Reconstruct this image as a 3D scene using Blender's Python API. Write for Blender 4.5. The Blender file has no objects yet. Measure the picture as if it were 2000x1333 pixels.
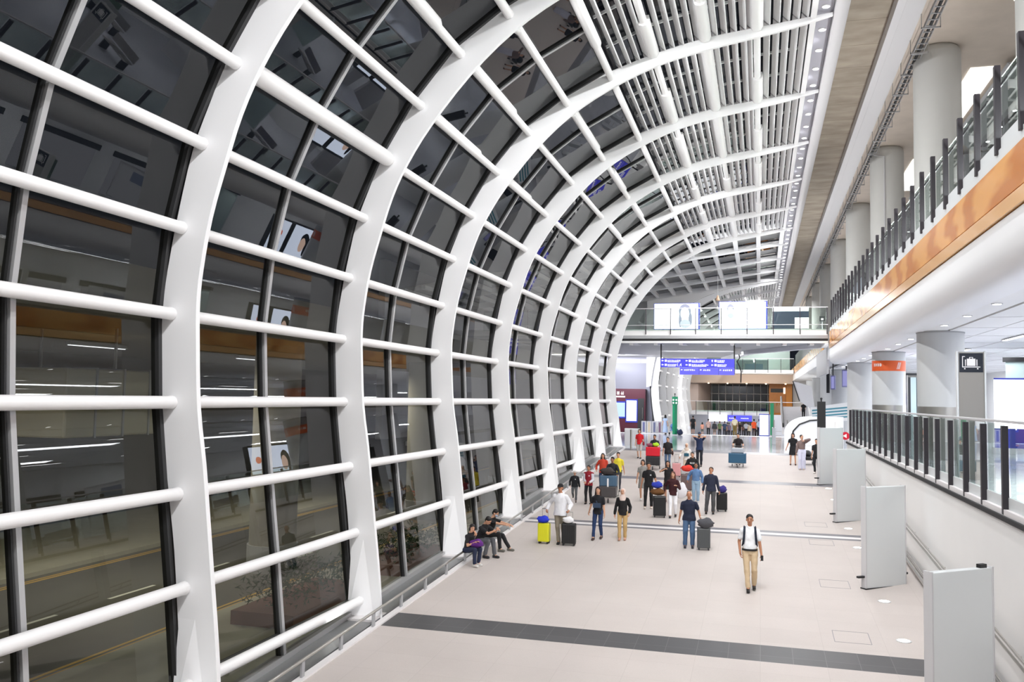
import bpy, bmesh, math, random
from mathutils import Vector, Matrix
random.seed(7)
C = bpy.context.scene.collection
SC = bpy.context.scene
PI = math.pi

# ---------------------------------------------------------------- camera, world, exposure
cam_data = bpy.data.cameras.new('camera')
cam_data.sensor_width = 36.0
cam_data.lens = 36.0 * 1725.0 / 2000.0
cam_data.clip_start = 0.1
cam_data.clip_end = 600
cam = bpy.data.objects.new('camera', cam_data)
C.objects.link(cam)
SC.camera = cam
_Y = Vector((485.0, 116.5, 1725.0)).normalized()          # hall axis seen from the camera (x right, y down, z forward)
_U = Vector((0, -1, 0)); _U = (_U - _U.dot(_Y) * _Y).normalized()
_X = _Y.cross(_U)
if _X.x < 0: _X = -_X
right = Vector((_X.x, _Y.x, _U.x)); down = Vector((_X.y, _Y.y, _U.y)); fwd = Vector((_X.z, _Y.z, _U.z))
rot = Matrix((right, -down, -fwd)).transposed()
CZ = 3.0
cam.matrix_world = Matrix.Translation((0, 0, CZ)) @ rot.to_4x4()

world = bpy.data.worlds.new('night'); SC.world = world; world.use_nodes = True
bg = world.node_tree.nodes['Background']
bg.inputs[0].default_value = (0.02, 0.024, 0.035, 1); bg.inputs[1].default_value = 0.5

SC.view_settings.view_transform = 'Standard'
SC.view_settings.look = 'None'
SC.view_settings.gamma = 1.0
SC.view_settings.use_curve_mapping = False
SC.view_settings.exposure = 0.0
SC.cycles.use_denoising = True
try: SC.cycles.denoiser = 'OPENIMAGEDENOISE'
except Exception: pass
SC.cycles.adaptive_threshold = 0.03
SC.cycles.max_bounces = 7
SC.cycles.diffuse_bounces = 4
SC.cycles.glossy_bounces = 4
SC.cycles.transmission_bounces = 4
SC.cycles.transparent_max_bounces = 20
SC.cycles.caustics_reflective = False
SC.cycles.caustics_refractive = False
SC.cycles.sample_clamp_indirect = 6.0

def R0(z): return z + 3.0
def area_light(name, loc, rot, sx, sy, power, col=(1, 1, 1)):
    d = bpy.data.lights.new(name, 'AREA'); d.shape = 'RECTANGLE'; d.size = sx; d.size_y = sy; d.energy = power; d.color = col
    o = bpy.data.objects.new(name, d); o.location = loc; o.rotation_euler = rot; C.objects.link(o); return o
def spot_light(name, loc, rot, power, size=150, blend=1.0, r=0.12, col=(1, 1, 1)):
    d = bpy.data.lights.new(name, 'SPOT'); d.energy = power; d.spot_size = math.radians(size); d.spot_blend = blend
    d.shadow_soft_size = r; d.color = col
    o = bpy.data.objects.new(name, d); o.location = loc; o.rotation_euler = rot; C.objects.link(o); return o

WHITE = (0.985, 0.99, 1.0)
# recessed downlights along the edge of the vault: one lamp serves two fittings
for i in range(28):
    spot_light('downlight_lamp', (1.64, -4.0 + 3.0 * i, 13.22), (0, math.radians(27), 0), 470, 165, 0.8, 0.15, WHITE)
# cove floodlights standing on the upper deck behind the orange fascia, washing the roof
for y0 in (-2, 14, 30, 46, 62):
    area_light('cove_floodlight', (4.75, y0, 7.62), (0, math.radians(112), 0), 0.35, 14, 660, WHITE)
# weak fill spots added on the left walkway edge, washing up the ribs
for i in range(9):
    spot_light('rib_foot_fill', (-8.2, 6.1 + 6 * i - 1.6, -2.88 + 0.0541 * min(53.2, 6.1 + 6 * i - 1.6) + 0.12), (math.radians(150), math.radians(-4), 0), 45, 150, 1.0, 0.25, WHITE)
# unseen fill lamps added behind each rib high on the left, lighting the walls and decks on the right
for i in range(9):
    spot_light('rib_fill_lamp', (-5.15, 6.1 + 6 * i + 0.42, 11.05), (math.radians(22), math.radians(-62), 0), 1050, 130, 1.0, 0.07, WHITE)
# unseen fill lamps added behind the crown of each rib, throwing light down the hall
for i in range(-2, 9):
    o = spot_light('crown_fill_lamp', (-1.5, 6.1 + 6 * i + 0.16, R0(9.74)), (0, 0, 0), 2400, 128, 1.0, 0.06, WHITE)
    o.rotation_euler = Vector((-0.2, 0.6, -0.85)).to_track_quat('-Z', 'Y').to_euler()
# strip lights in the ceiling of the lower deck
for y0 in (6, 18, 30, 42, 54, 66):
    area_light('deck_strip_light', (9.3, y0, 5.22), (0, 0, 0), 0.5, 7, 240, (0.93, 0.96, 1.0))
    area_light('deck_strip_light', (13.0, y0, 5.22), (0, 0, 0), 0.5, 7, 330, (0.93, 0.96, 1.0))
# upper deck lamps in the far ceiling
for y0 in (14, 34, 54):
    area_light('deck_ceiling_light', (9.5, y0, 14.2), (0, 0, 0), 0.8, 14, 260, (1, 0.98, 0.96))
# far hall
for y0 in (90, 108, 126):
    area_light('far_hall_light', (0.5, y0, 12.9), (0, 0, 0), 3.0, 10, 1700, WHITE)
area_light('end_wall_fill', (-14, 73, 6.4), (math.radians(55), 0, 0), 8.0, .5, 1700, (0.92, 0.93, 1.0))  # fill added to brighten the lilac end wall
area_light('underbridge_fill', (-4.5, 67, 6.45), (math.radians(50), 0, 0), 5.0, .5, 380, (0.95, 0.96, 1.0))  # added fill below the deck, brightens the first distant rib
area_light('far_wall_fill', (-1, 113, 6.2), (math.radians(62), 0, 0), 8.0, .5, 330, (1.0, 0.9, 0.78))  # warm fill added for the timber wall at the far end
area_light('far_crowd_fill', (-3, 100, 7.5), (math.radians(-10), 0, 0), 6.0, 1.5, 900, WHITE)  # added fill over the far crowd and its floor, without a fitting
# street outside
for y0 in (10, 24, 40):
    area_light('street_light', (-19, y0, 3.9), (0, 0, 0), 0.6, 5, 520, (1.0, 0.94, 0.80))

# ---------------------------------------------------------------- materials
def lin(h):
    if isinstance(h, str):
        h = h.lstrip('#'); c = [int(h[i:i+2], 16) / 255 for i in (0, 2, 4)]
        return tuple((x / 12.92 if x <= 0.04045 else ((x + 0.055) / 1.055) ** 2.4) for x in c)
    return h
_mats = {}
def mat(name, col, rough=0.5, metal=0.0, bump=0.0, bscale=30, var=0.0, vscale=3, coat=0.0, spec=0.5):
    if name in _mats: return _mats[name]
    m = bpy.data.materials.new(name); m.use_nodes = True; nt = m.node_tree; b = nt.nodes['Principled BSDF']
    col = lin(col)
    b.inputs['Base Color'].default_value = (*col, 1); b.inputs['Roughness'].default_value = rough; b.inputs['Metallic'].default_value = metal
    b.inputs['Specular IOR Level'].default_value = spec
    if coat: b.inputs['Coat Weight'].default_value = coat
    tc = nt.nodes.new('ShaderNodeTexCoord')
    if var > 0:
        n = nt.nodes.new('ShaderNodeTexNoise'); n.inputs['Scale'].default_value = vscale; n.inputs['Detail'].default_value = 6
        nt.links.new(tc.outputs['Object'], n.inputs['Vector'])
        mx = nt.nodes.new('ShaderNodeMix'); mx.data_type = 'RGBA'
        mx.inputs[6].default_value = (*[c * (1 - var) for c in col], 1); mx.inputs[7].default_value = (*[min(1, c * (1 + var)) for c in col], 1)
        nt.links.new(n.outputs['Fac'], mx.inputs[0]); nt.links.new(mx.outputs[2], b.inputs['Base Color'])
    if bump > 0:
        n = nt.nodes.new('ShaderNodeTexNoise'); n.inputs['Scale'].default_value = bscale; n.inputs['Detail'].default_value = 3
        nt.links.new(tc.outputs['Object'], n.inputs['Vector'])
        bp = nt.nodes.new('ShaderNodeBump'); bp.inputs['Strength'].default_value = bump; bp.inputs['Distance'].default_value = 0.02
        nt.links.new(n.outputs['Fac'], bp.inputs['Height']); nt.links.new(bp.outputs['Normal'], b.inputs['Normal'])
    _mats[name] = m; return m
def emit(name, col, strength=1.0):
    if name in _mats: return _mats[name]
    m = bpy.data.materials.new(name); m.use_nodes = True; nt = m.node_tree; b = nt.nodes['Principled BSDF']
    b.inputs['Base Color'].default_value = (0.05, 0.05, 0.05, 1)
    b.inputs['Emission Color'].default_value = (*lin(col), 1); b.inputs['Emission Strength'].default_value = strength
    _mats[name] = m; return m
def glass(name, tint, f0=0.05, power=5.0):
    if name in _mats: return _mats[name]
    m = bpy.data.materials.new(name); m.use_nodes = True; nt = m.node_tree
    for n in list(nt.nodes): nt.nodes.remove(n)
    out = nt.nodes.new('ShaderNodeOutputMaterial'); mix = nt.nodes.new('ShaderNodeMixShader')
    tr = nt.nodes.new('ShaderNodeBsdfTransparent'); gl = nt.nodes.new('ShaderNodeBsdfGlossy')
    geo = nt.nodes.new('ShaderNodeNewGeometry'); dot = nt.nodes.new('ShaderNodeVectorMath'); dot.operation = 'DOT_PRODUCT'
    tr.inputs[0].default_value = (*tint, 1); gl.inputs['Roughness'].default_value = 0.0; gl.inputs[0].default_value = (1, 1, 1, 1)
    def mth(op, a_, b_=None):
        n = nt.nodes.new('ShaderNodeMath'); n.operation = op
        for k, v in enumerate((a_, b_)):
            if v is None: continue
            if isinstance(v, (int, float)): n.inputs[k].default_value = v
            else: nt.links.new(v, n.inputs[k])
        return n.outputs[0]
    nt.links.new(geo.outputs['Normal'], dot.inputs[0]); nt.links.new(geo.outputs['Incoming'], dot.inputs[1])
    c = mth('ABSOLUTE', dot.outputs['Value']); fac = mth('ADD', mth('MULTIPLY', mth('POWER', mth('SUBTRACT', 1.0, c), power), 1 - f0), f0)
    nt.links.new(fac, mix.inputs[0]); nt.links.new(tr.outputs[0], mix.inputs[1]); nt.links.new(gl.outputs[0], mix.inputs[2]); nt.links.new(mix.outputs[0], out.inputs[0])
    _mats[name] = m; return m

def tiled(name, c1, c2, mortar, scale_x, scale_y, rough=0.35, msize=0.004, speck=0.06, bump=0.0, coat=0.0):
    if name in _mats: return _mats[name]
    m = mat(name + '_src', c1, rough, coat=coat); m.name = name; _mats[name] = m
    nt = m.node_tree; b = nt.nodes['Principled BSDF']; tc = nt.nodes.new('ShaderNodeTexCoord')
    br = nt.nodes.new('ShaderNodeTexBrick'); br.offset = 0.0; br.inputs['Scale'].default_value = 1.0
    br.inputs['Mortar Size'].default_value = msize; br.inputs['Brick Width'].default_value = scale_x; br.inputs['Row Height'].default_value = scale_y
    br.inputs['Color1'].default_value = (*lin(c1), 1); br.inputs['Color2'].default_value = (*lin(c2), 1); br.inputs['Mortar'].default_value = (*lin(mortar), 1)
    br.inputs['Bias'].default_value = 0.0; br.inputs['Mortar Smooth'].default_value = 0.3
    nt.links.new(tc.outputs['Object'], br.inputs['Vector'])
    n = nt.nodes.new('ShaderNodeTexNoise'); n.inputs['Scale'].default_value = 55; n.inputs['Detail'].default_value = 5
    n2 = nt.nodes.new('ShaderNodeTexNoise'); n2.inputs['Scale'].default_value = 0.6; n2.inputs['Detail'].default_value = 4
    nt.links.new(tc.outputs['Object'], n.inputs['Vector']); nt.links.new(tc.outputs['Object'], n2.inputs['Vector'])
    ad = nt.nodes.new('ShaderNodeMath'); ad.operation = 'ADD'; nt.links.new(n.outputs['Fac'], ad.inputs[0]); nt.links.new(n2.outputs['Fac'], ad.inputs[1])
    mr = nt.nodes.new('ShaderNodeMapRange'); mr.inputs[1].default_value = 0.6; mr.inputs[2].default_value = 1.4
    mr.inputs[3].default_value = 1 - speck; mr.inputs[4].default_value = 1 + speck; nt.links.new(ad.outputs[0], mr.inputs[0])
    mx = nt.nodes.new('ShaderNodeVectorMath'); mx.operation = 'MULTIPLY'
    nt.links.new(br.outputs['Color'], mx.inputs[0]); nt.links.new(mr.outputs[0], mx.inputs[1]); nt.links.new(mx.outputs[0], b.inputs['Base Color'])
    return m

M_steel = mat('white painted steel', '#f6f6f7', 0.45)
M_tube = mat('white tube paint', '#f4f3f3', 0.35)
M_frame = mat('dark window frame', '#3a3a3b', 0.4, 0.3)
M_mull = mat('light aluminium', '#b9b9ba', 0.4, 0.4)
M_glass = glass('night window glass', (0.52, 0.53, 0.49), 0.045)
M_roofglass = glass('roof window glass', (0.25, 0.25, 0.27), 0.012, 6.0)
M_rail_glass = glass('railing glass', (0.88, 0.94, 0.91), 0.06)
M_post = mat('dark anodised post', '#332f34', 0.45, 0.3)
M_floor = tiled('beige stone floor', '#c5bcb7', '#c2b9b4', '#b1a8a3', 1.2, 0.9, 0.58, 0.003, 0.07)
M_band = tiled('dark grey stone band', '#4b4a4c', '#525153', '#6d6c6c', 0.6, 0.95, 0.4, 0.006, 0.08)
M_band2 = mat('grey stone band', '#77757a', 0.4, var=0.06)
M_bandlite = mat('pale stone strip', '#e6e2e2', 0.4)
M_shiny = tiled('polished grey tile', '#c9cbd3', '#c2c5ce', '#a9acb6', 0.9, 0.9, 0.12, 0.01, 0.03)
M_white = mat('white wall', '#f4f3f2', 0.55, var=0.03, vscale=0.8)
M_glossw = mat('white gloss panel', '#f5f5f6', 0.42)
M_grey = mat('mid grey panel', '#a9a9ab', 0.5)
M_ltgrey = mat('light grey panel', '#c9c8ca', 0.45)
M_alu = mat('silver grey panel paint', '#d9dcdd', 0.42)
M_ss = mat('brushed stainless steel', '#b9b6b0', 0.3, 0.9)
M_black = mat('black plastic', '#1c1c1e', 0.45)
M_rubber = mat('black rubber', '#232325', 0.7)
M_ledge = mat('grey metal grille', '#8f9090', 0.4, 0.5, var=0.08, vscale=20)
M_col = mat('off white column paint', '#c9c9c5', 0.6, var=0.02)
M_colg = mat('pale grey column cladding', '#c6c7c7', 0.45)
M_concrete = mat('board marked concrete', '#d8ccbf', 0.85, var=0.12, vscale=1.6, bump=0.2, bscale=8)
M_purple = mat('lilac grey wall panel', '#c6c7d2', 0.5)
M_glow = emit('white lamp lens', '#ffffff', 9.0)
M_screen = emit('bright white screen', '#f6faff', 3.0)
M_bigscreen = emit('very bright white screen', '#dfeaff', 7.0)
M_soffit = mat('lilac grey soffit paint', '#a09fa8', 0.5)
M_blue = emit('blue lit sign face', '#2c2cd8', 1.25)
M_blue2 = emit('pale blue lit sign face', '#5a58ee', 1.1)
M_glyph = emit('white lit lettering', '#ffffff', 1.6)
M_wood = None

def plank_material():
    m = bpy.data.materials.new('brown board formed concrete'); m.use_nodes = True; nt = m.node_tree; b = nt.nodes['Principled BSDF']
    b.inputs['Roughness'].default_value = 0.85
    tc = nt.nodes.new('ShaderNodeTexCoord'); mp = nt.nodes.new('ShaderNodeMapping'); mp.inputs['Scale'].default_value = (0.6, 1.3, 1)
    n = nt.nodes.new('ShaderNodeTexNoise'); n.inputs['Scale'].default_value = 1.3; n.inputs['Detail'].default_value = 5
    nt.links.new(tc.outputs['Object'], mp.inputs[0]); nt.links.new(mp.outputs[0], n.inputs['Vector'])
    cr = nt.nodes.new('ShaderNodeValToRGB'); cr.color_ramp.elements[0].position = 0.3; cr.color_ramp.elements[0].color = (*lin('#8d8274'), 1)
    cr.color_ramp.elements[1].position = 0.7; cr.color_ramp.elements[1].color = (*lin('#aca191'), 1)
    nt.links.new(n.outputs['Fac'], cr.inputs[0])
    br = nt.nodes.new('ShaderNodeTexBrick'); br.offset = 0; br.inputs['Scale'].default_value = 1; br.inputs['Brick Width'].default_value = 30
    br.inputs['Row Height'].default_value = 2.0; br.inputs['Mortar Size'].default_value = 0.014
    br.inputs['Color1'].default_value = (1, 1, 1, 1); br.inputs['Color2'].default_value = (0.86, 0.86, 0.86, 1); br.inputs['Mortar'].default_value = (0.45, 0.42, 0.4, 1)
    nt.links.new(tc.outputs['Object'], br.inputs['Vector'])
    mx = nt.nodes.new('ShaderNodeVectorMath'); mx.operation = 'MULTIPLY'
    nt.links.new(cr.outputs[0], mx.inputs[0]); nt.links.new(br.outputs[0], mx.inputs[1]); nt.links.new(mx.outputs[0], b.inputs['Base Color'])
    return m
M_plank = plank_material()
def wood_material():
    m = bpy.data.materials.new('glossy orange timber veneer'); m.use_nodes = True; nt = m.node_tree; b = nt.nodes['Principled BSDF']
    b.inputs['Roughness'].default_value = 0.2; b.inputs['Specular IOR Level'].default_value = 0.4
    tc = nt.nodes.new('ShaderNodeTexCoord'); n = nt.nodes.new('ShaderNodeTexWave'); n.bands_direction = 'Y'; n.inputs['Scale'].default_value = 0.35
    n.inputs['Distortion'].default_value = 9; n.inputs['Detail'].default_value = 3; n.inputs['Detail Scale'].default_value = 1.5
    mp = nt.nodes.new('ShaderNodeMapping'); mp.inputs['Scale'].default_value = (1, 0.35, 1.6)
    nt.links.new(tc.outputs['Object'], mp.inputs[0]); nt.links.new(mp.outputs[0], n.inputs['Vector'])
    cr = nt.nodes.new('ShaderNodeValToRGB'); cr.color_ramp.elements[0].position = 0.2; cr.color_ramp.elements[0].color = (*lin('#c87a2c'), 1)
    cr.color_ramp.elements[1].position = 0.8; cr.color_ramp.elements[1].color = (*lin('#e6a456'), 1)
    nt.links.new(n.outputs['Fac'], cr.inputs[0]); nt.links.new(cr.outputs[0], b.inputs['Base Color'])
    return m
M_wood = wood_material()
M_woodlite = mat('pale orange timber trim', '#e9b376', 0.2, coat=0.3)

# ---------------------------------------------------------------- mesh helpers
class MB:
    def __init__(s): s.v = []; s.f = []; s.m = []; s.cur = 0
    def add(s, vs, fs):
        o = len(s.v); s.v += [tuple(v) for v in vs]
        for f in fs: s.f.append(tuple(i + o for i in f)); s.m.append(s.cur)
        return s
    def box(s, x0, x1, y0, y1, z0, z1):
        vs = [(x, y, z) for z in (z0, z1) for y in (y0, y1) for x in (x0, x1)]
        return s.add(vs, [(0, 2, 3, 1), (4, 5, 7, 6), (0, 1, 5, 4), (2, 6, 7, 3), (0, 4, 6, 2), (1, 3, 7, 5)])
    def hexa(s, p):   # 8 points: 4 bottom ring, 4 top ring
        return s.add(p, [(0, 3, 2, 1), (4, 5, 6, 7), (0, 1, 5, 4), (1, 2, 6, 5), (2, 3, 7, 6), (3, 0, 4, 7)])
    def obox(s, c, ax, ay, az):   # oriented box: centre and three half vectors
        c, ax, ay, az = map(Vector, (c, ax, ay, az))
        return s.hexa([c-ax-ay-az, c+ax-ay-az, c+ax+ay-az, c-ax+ay-az, c-ax-ay+az, c+ax-ay+az, c+ax+ay+az, c-ax+ay+az])
    def bar(s, a, b, w, h, up=(0, 0, 1)):
        a, b = Vector(a), Vector(b); d = (b - a); L = d.length; d = d / L; u = Vector(up); r = d.cross(u)
        if r.length < 1e-4: r = d.cross(Vector((1, 0, 0)))
        r.normalize(); u = r.cross(d)
        return s.obox((a + b) / 2, d * L / 2, r * w / 2, u * h / 2)
    def tube(s, pts, r, n=10, caps=True, round_end=False):
        pts = [Vector(p) for p in pts]; rings = []; rs = r if isinstance(r, (list, tuple)) else [r] * len(pts)
        prev = None
        for i, p in enumerate(pts):
            d = (pts[min(i + 1, len(pts) - 1)] - pts[max(i - 1, 0)]).normalized()
            if prev is None:
                a = d.cross(Vector((0, 0, 1)))
                if a.length < 0.05: a = d.cross(Vector((1, 0, 0)))
            else: a = prev - prev.dot(d) * d
            a.normalize(); prev = a; b = d.cross(a)
            rings.append([p + (a * math.cos(t) + b * math.sin(t)) * rs[i] for t in [2 * PI * k / n for k in range(n)]])
        vs = [v for rg in rings for v in rg]; fs = []
        for i in range(len(pts) - 1):
            for k in range(n): fs.append((i*n+k, i*n+(k+1) % n, (i+1)*n+(k+1) % n, (i+1)*n+k))
        if caps: fs.append(tuple(range(n))[::-1]); fs.append(tuple((len(pts)-1)*n+k for k in range(n)))
        return s.add(vs, fs)
    def capsule(s, a, b, ra, rb, n=10):
        a, b = Vector(a), Vector(b); d = b - a; L = d.length
        d = d / L if L > 1e-6 else Vector((0, 0, 1))
        pts = []; rs = []
        for t in (-1, -0.85, -0.5): pts.append(a + d * ra * t); rs.append(ra * math.sqrt(max(0.02, 1 - t*t)))
        pts.append(a); rs.append(ra); pts.append(b); rs.append(rb)
        for t in (0.5, 0.85, 1): pts.append(b + d * rb * t); rs.append(rb * math.sqrt(max(0.02, 1 - t*t)))
        return s.tube(pts, rs, n)
    def ell(s, c, rx, ry, rz, R=None, n=14, m=9):
        vs = []; fs = []; c = Vector(c)
        for j in range(m + 1):
            ph = -PI/2 + PI * j / m
            if j in (0, m): ph = ph * 0.995
            for k in range(n):
                t = 2 * PI * k / n; v = Vector((rx*math.cos(ph)*math.cos(t), ry*math.cos(ph)*math.sin(t), rz*math.sin(ph)))
                if R is not None: v = R @ v
                vs.append(c + v)
        for j in range(m):
            for k in range(n): fs.append((j*n+k, j*n+(k+1) % n, (j+1)*n+(k+1) % n, (j+1)*n+k))
        fs.append(tuple(range(n))[::-1]); fs.append(tuple(m*n+k for k in range(n)))
        return s.add(vs, fs)
    def loft(s, rings, n=16, power=2.0):   # rings: (centre, rx, ry) in horizontal planes
        vs = []; fs = []
        for c, rx, ry in rings:
            for k in range(n):
                t = 2 * PI * k / n; ct, st = math.cos(t), math.sin(t)
                vs.append((c[0] + rx * math.copysign(abs(ct) ** (2 / power), ct), c[1] + ry * math.copysign(abs(st) ** (2 / power), st), c[2]))
        for j in range(len(rings) - 1):
            for k in range(n): fs.append((j*n+k, j*n+(k+1) % n, (j+1)*n+(k+1) % n, (j+1)*n+k))
        fs.append(tuple(range(n))[::-1]); fs.append(tuple((len(rings)-1)*n+k for k in range(n)))
        return s.add(vs, fs)
    def cyl(s, c, r, z0, z1, n=32):
        return s.loft([((c[0], c[1], z0), r, r), ((c[0], c[1], z1), r, r)], n)
    def prism(s, poly, axis, a0, a1):   # polygon in the two other axes, extruded along axis
        def P(q, a): return {'x': (a, q[0], q[1]), 'y': (q[0], a, q[1]), 'z': (q[0], q[1], a)}[axis]
        n = len(poly); vs = [P(q, a0) for q in poly] + [P(q, a1) for q in poly]
        return s.add(vs, [tuple(range(n))[::-1], tuple(range(n, 2*n))] + [(i, (i+1) % n, n+(i+1) % n, n+i) for i in range(n)])
    def build(s, name, m, parent=None, smooth=None, bevel=0.0, recalc=True):
        me = bpy.data.meshes.new(name); me.from_pydata(s.v, [], s.f)
        ms = m if isinstance(m, (list, tuple)) else [m]
        for x in ms: me.materials.append(x)
        if len(ms) > 1:
            for p, i in zip(me.polygons, s.m): p.material_index = i
        if recalc:
            b = bmesh.new(); b.from_mesh(me); bmesh.ops.recalc_face_normals(b, faces=b.faces); b.to_mesh(me); b.free()
        o = bpy.data.objects.new(name, me); C.objects.link(o)
        if parent is not None: o.parent = parent
        if smooth is not None:
            for p in me.polygons: p.use_smooth = True
            try: me.set_sharp_from_angle(angle=math.radians(smooth))
            except Exception: pass
        if bevel > 0:
            md = o.modifiers.new('bevel', 'BEVEL'); md.width = bevel; md.segments = 2; md.limit_method = 'ANGLE'
        return o

def tag(o, label=None, cat=None, group=None, kind=None):
    if label: o['label'] = label
    if cat: o['category'] = cat
    if group: o['group'] = group
    if kind: o['kind'] = kind
    return o
def empty(name, loc=(0, 0, 0), rz=0.0):
    o = bpy.data.objects.new(name, None); o.location = loc; o.rotation_euler = (0, 0, rz); o.empty_display_size = 0.2; C.objects.link(o); return o
def thing(name, label, cat, loc=(0, 0, 0), rz=0.0, group=None, kind=None):
    return tag(empty(name, loc, rz), label, cat, group, kind)

def R(z): return z + CZ                      # heights measured from the eye -> world
def rz(y):
    if y < 53.2: return -2.88 + 0.0541 * y
    if y < 78: return 0.0
    return -0.0541 * (y - 78)
ORD = ['nearest', 'second', 'third', 'fourth', 'fifth', 'sixth', 'seventh', 'eighth', 'ninth', 'tenth', 'eleventh', 'twelfth', 'thirteenth',
       'fourteenth', 'fifteenth', 'sixteenth', 'seventeenth', 'eighteenth', 'nineteenth', 'twentieth']

# ================================================================ SETTING
# ---- floor: ramp rising from the camera, level hall, ramp falling beyond
fl = MB()
mats_floor = [M_floor, M_band, M_band2, M_bandlite, M_shiny, M_white]
def strip(y0, y1, mi, x0=-8.8, x1=4.1):
    fl.cur = mi
    a, b = rz(y0 + 1e-6), rz(y1 - 1e-6)
    fl.add([(x0, y0, a), (x1, y0, a), (x1, y1, b), (x0, y1, b), (x0, y0, a - 0.3), (x1, y0, a - 0.3), (x1, y1, b - 0.3), (x0, y1, b - 0.3)],
           [(0, 1, 2, 3), (4, 7, 6, 5), (0, 4, 5, 1), (2, 6, 7, 3), (0, 3, 7, 4), (1, 5, 6, 2)])
edges = [(-6, 17.7, 0), (17.7, 18.67, 1), (18.67, 29.5, 0), (29.5, 29.75, 2), (29.75, 30.05, 3), (30.05, 30.4, 2), (30.4, 40.75, 0),
         (40.75, 41.6, 2), (41.6, 52.2, 0), (52.2, 53.2, 2)]
for a, b, i in edges: strip(a, b, i)
strip(53.2, 76.5, 4, -22, 16)
strip(76.5, 78, 5, -22, 16)
strip(78, 140, 5, -9.2, 16)
tag(fl.build('floor', mats_floor), 'pale stone hall floor with dark cross bands sloping down towards the camera', 'floor', kind='structure')

# access covers in the floor: thin dark joint outlines
for n_, y in enumerate((19.3, 28.6, 31.5, 23.6, 40.2)):
    mb = MB(); z = rz(y) ; s = 0.0541; w = 0.012
    x0, x1, y1 = 1.45, 2.15, y + 0.75
    for a, b in (((x0, y), (x1, y)), ((x0, y1), (x1, y1)), ((x0, y), (x0, y1)), ((x1, y), (x1, y1))):
        mb.bar((a[0], a[1], rz(a[1]) + 0.001), (b[0], b[1], rz(b[1]) + 0.001), w, 0.004)
    tag(mb.build('access_cover', M_band2), ['square access cover outline in the floor beside the dark stone band nearest the camera',
        'access cover outline in the floor just in front of the double striped band', 'access cover outline in the floor just behind the double striped band',
        'access cover outline in the floor beside the second grey panel', 'access cover outline in the floor beside the farthest grey panel'][n_], 'access cover')

# ---- left edge: grille ledge and kerb, built bay by bay
mb = MB(); a, b = rz(-6), rz(53.19)
mb.hexa([(-8.75, -6, a-.1), (-7.95, -6, a-.1), (-7.95, 53.2, b-.1), (-8.75, 53.2, b-.1), (-8.75, -6, a+.05), (-7.95, -6, a+.05), (-7.95, 53.2, b+.05), (-8.75, 53.2, b+.05)])
tag(mb.build('trim_1', M_ledge), 'grey metal grille ledge along the foot of the curved window wall', 'ledge', kind='structure')
mb = MB()
mb.hexa([(-7.93, -6, a-.1), (-7.78, -6, a-.1), (-7.78, 53.2, b-.1), (-7.93, 53.2, b-.1), (-7.93, -6, a+.035), (-7.78, -6, a+.035), (-7.78, 53.2, b+.035), (-7.93, 53.2, b+.035)])
tag(mb.build('trim_2', M_bandlite), 'narrow white kerb strip under the low rail', 'kerb', kind='structure')

# ---- vault profile (x, height above the eye)
INNER = [(-7.93, -5.2), (-7.97, -4.45), (-8.04, -3.75), (-8.16, -2.8), (-8.26, -2.0), (-8.37, -1.15), (-8.51, -.27), (-8.58, .79), (-8.6, 1.4), (-8.56, 1.95), (-8.43, 2.76),
         (-8.2, 3.6), (-7.95, 4.4), (-7.6, 5.15), (-7.05, 6.0), (-6.16, 7.07), (-5.2, 7.94), (-4.1, 8.62), (-2.75, 9.2), (-1.4, 9.53), (-.13, 9.75), (.85, 9.93), (1.84, 10.17)]
OUTER = [(-8.58, -5.2), (-8.62, -4.45), (-8.7, -3.6), (-8.82, -2.5), (-8.95, -1.7), (-9.08, -.85), (-9.18, .17), (-9.22, .9), (-9.2, 1.54), (-9.13, 2.1), (-9.0, 2.85),
         (-8.78, 3.85), (-8.5, 4.6), (-8.18, 5.35), (-7.6, 6.4), (-6.6, 7.68), (-5.5, 8.5), (-4.3, 9.05), (-2.8, 9.55), (-1.42, 9.86), (-.13, 10.02), (.85, 10.13), (1.84, 10.25)]
TUBES = [(-8.43, -4.52), (-8.6, -3.06), (-8.79, -1.62), (-8.97, -.19), (-9.05, 1.22), (-8.92, 2.6), (-8.6, 3.95), (-8.04, 5.22), (-7.3, 6.44), (-6.38, 7.54), (-5.28, 8.32), (-4.03, 8.97)]
def interp(poly, t):      # t in [0, len-1], smooth
    n = len(poly) - 1; i = min(int(t), n - 1); u = t - i
    p = [poly[max(0, min(n, i + k))] for k in (-1, 0, 1, 2)]
    return tuple(0.5 * (2*p[1][c] + (p[2][c]-p[0][c])*u + (2*p[0][c]-5*p[1][c]+4*p[2][c]-p[3][c])*u*u + (-p[0][c]+3*p[1][c]-3*p[2][c]+p[3][c])*u**3) for c in (0, 1))
NS = 66
IN = [interp(INNER, t * 22 / NS) for t in range(NS + 1)]
OUT = [interp(OUTER, t * 22 / NS) for t in range(NS + 1)]
def gpt(i):
    a = TUBES[max(0, i-1)]; b = TUBES[min(len(TUBES)-1, i+1)]; dx, dz = b[0]-a[0], b[1]-a[1]; L = math.hypot(dx, dz)
    nx, nz = -dz / L, dx / L
    return (TUBES[i][0] + nx * 0.25, TUBES[i][1] + nz * 0.25)
GL = [gpt(i) for i in range(len(TUBES))]
GX = [(-8.60, -5.4)] + GL
def glass_x(z):
    for (x0, z0), (x1, z1) in zip(GX[:-1], GX[1:]):
        if z0 <= z <= z1: return x0 + (x1 - x0) * (z - z0) / (z1 - z0)
    return GX[0][0] if z < GX[0][1] else GX[-1][0]
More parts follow.
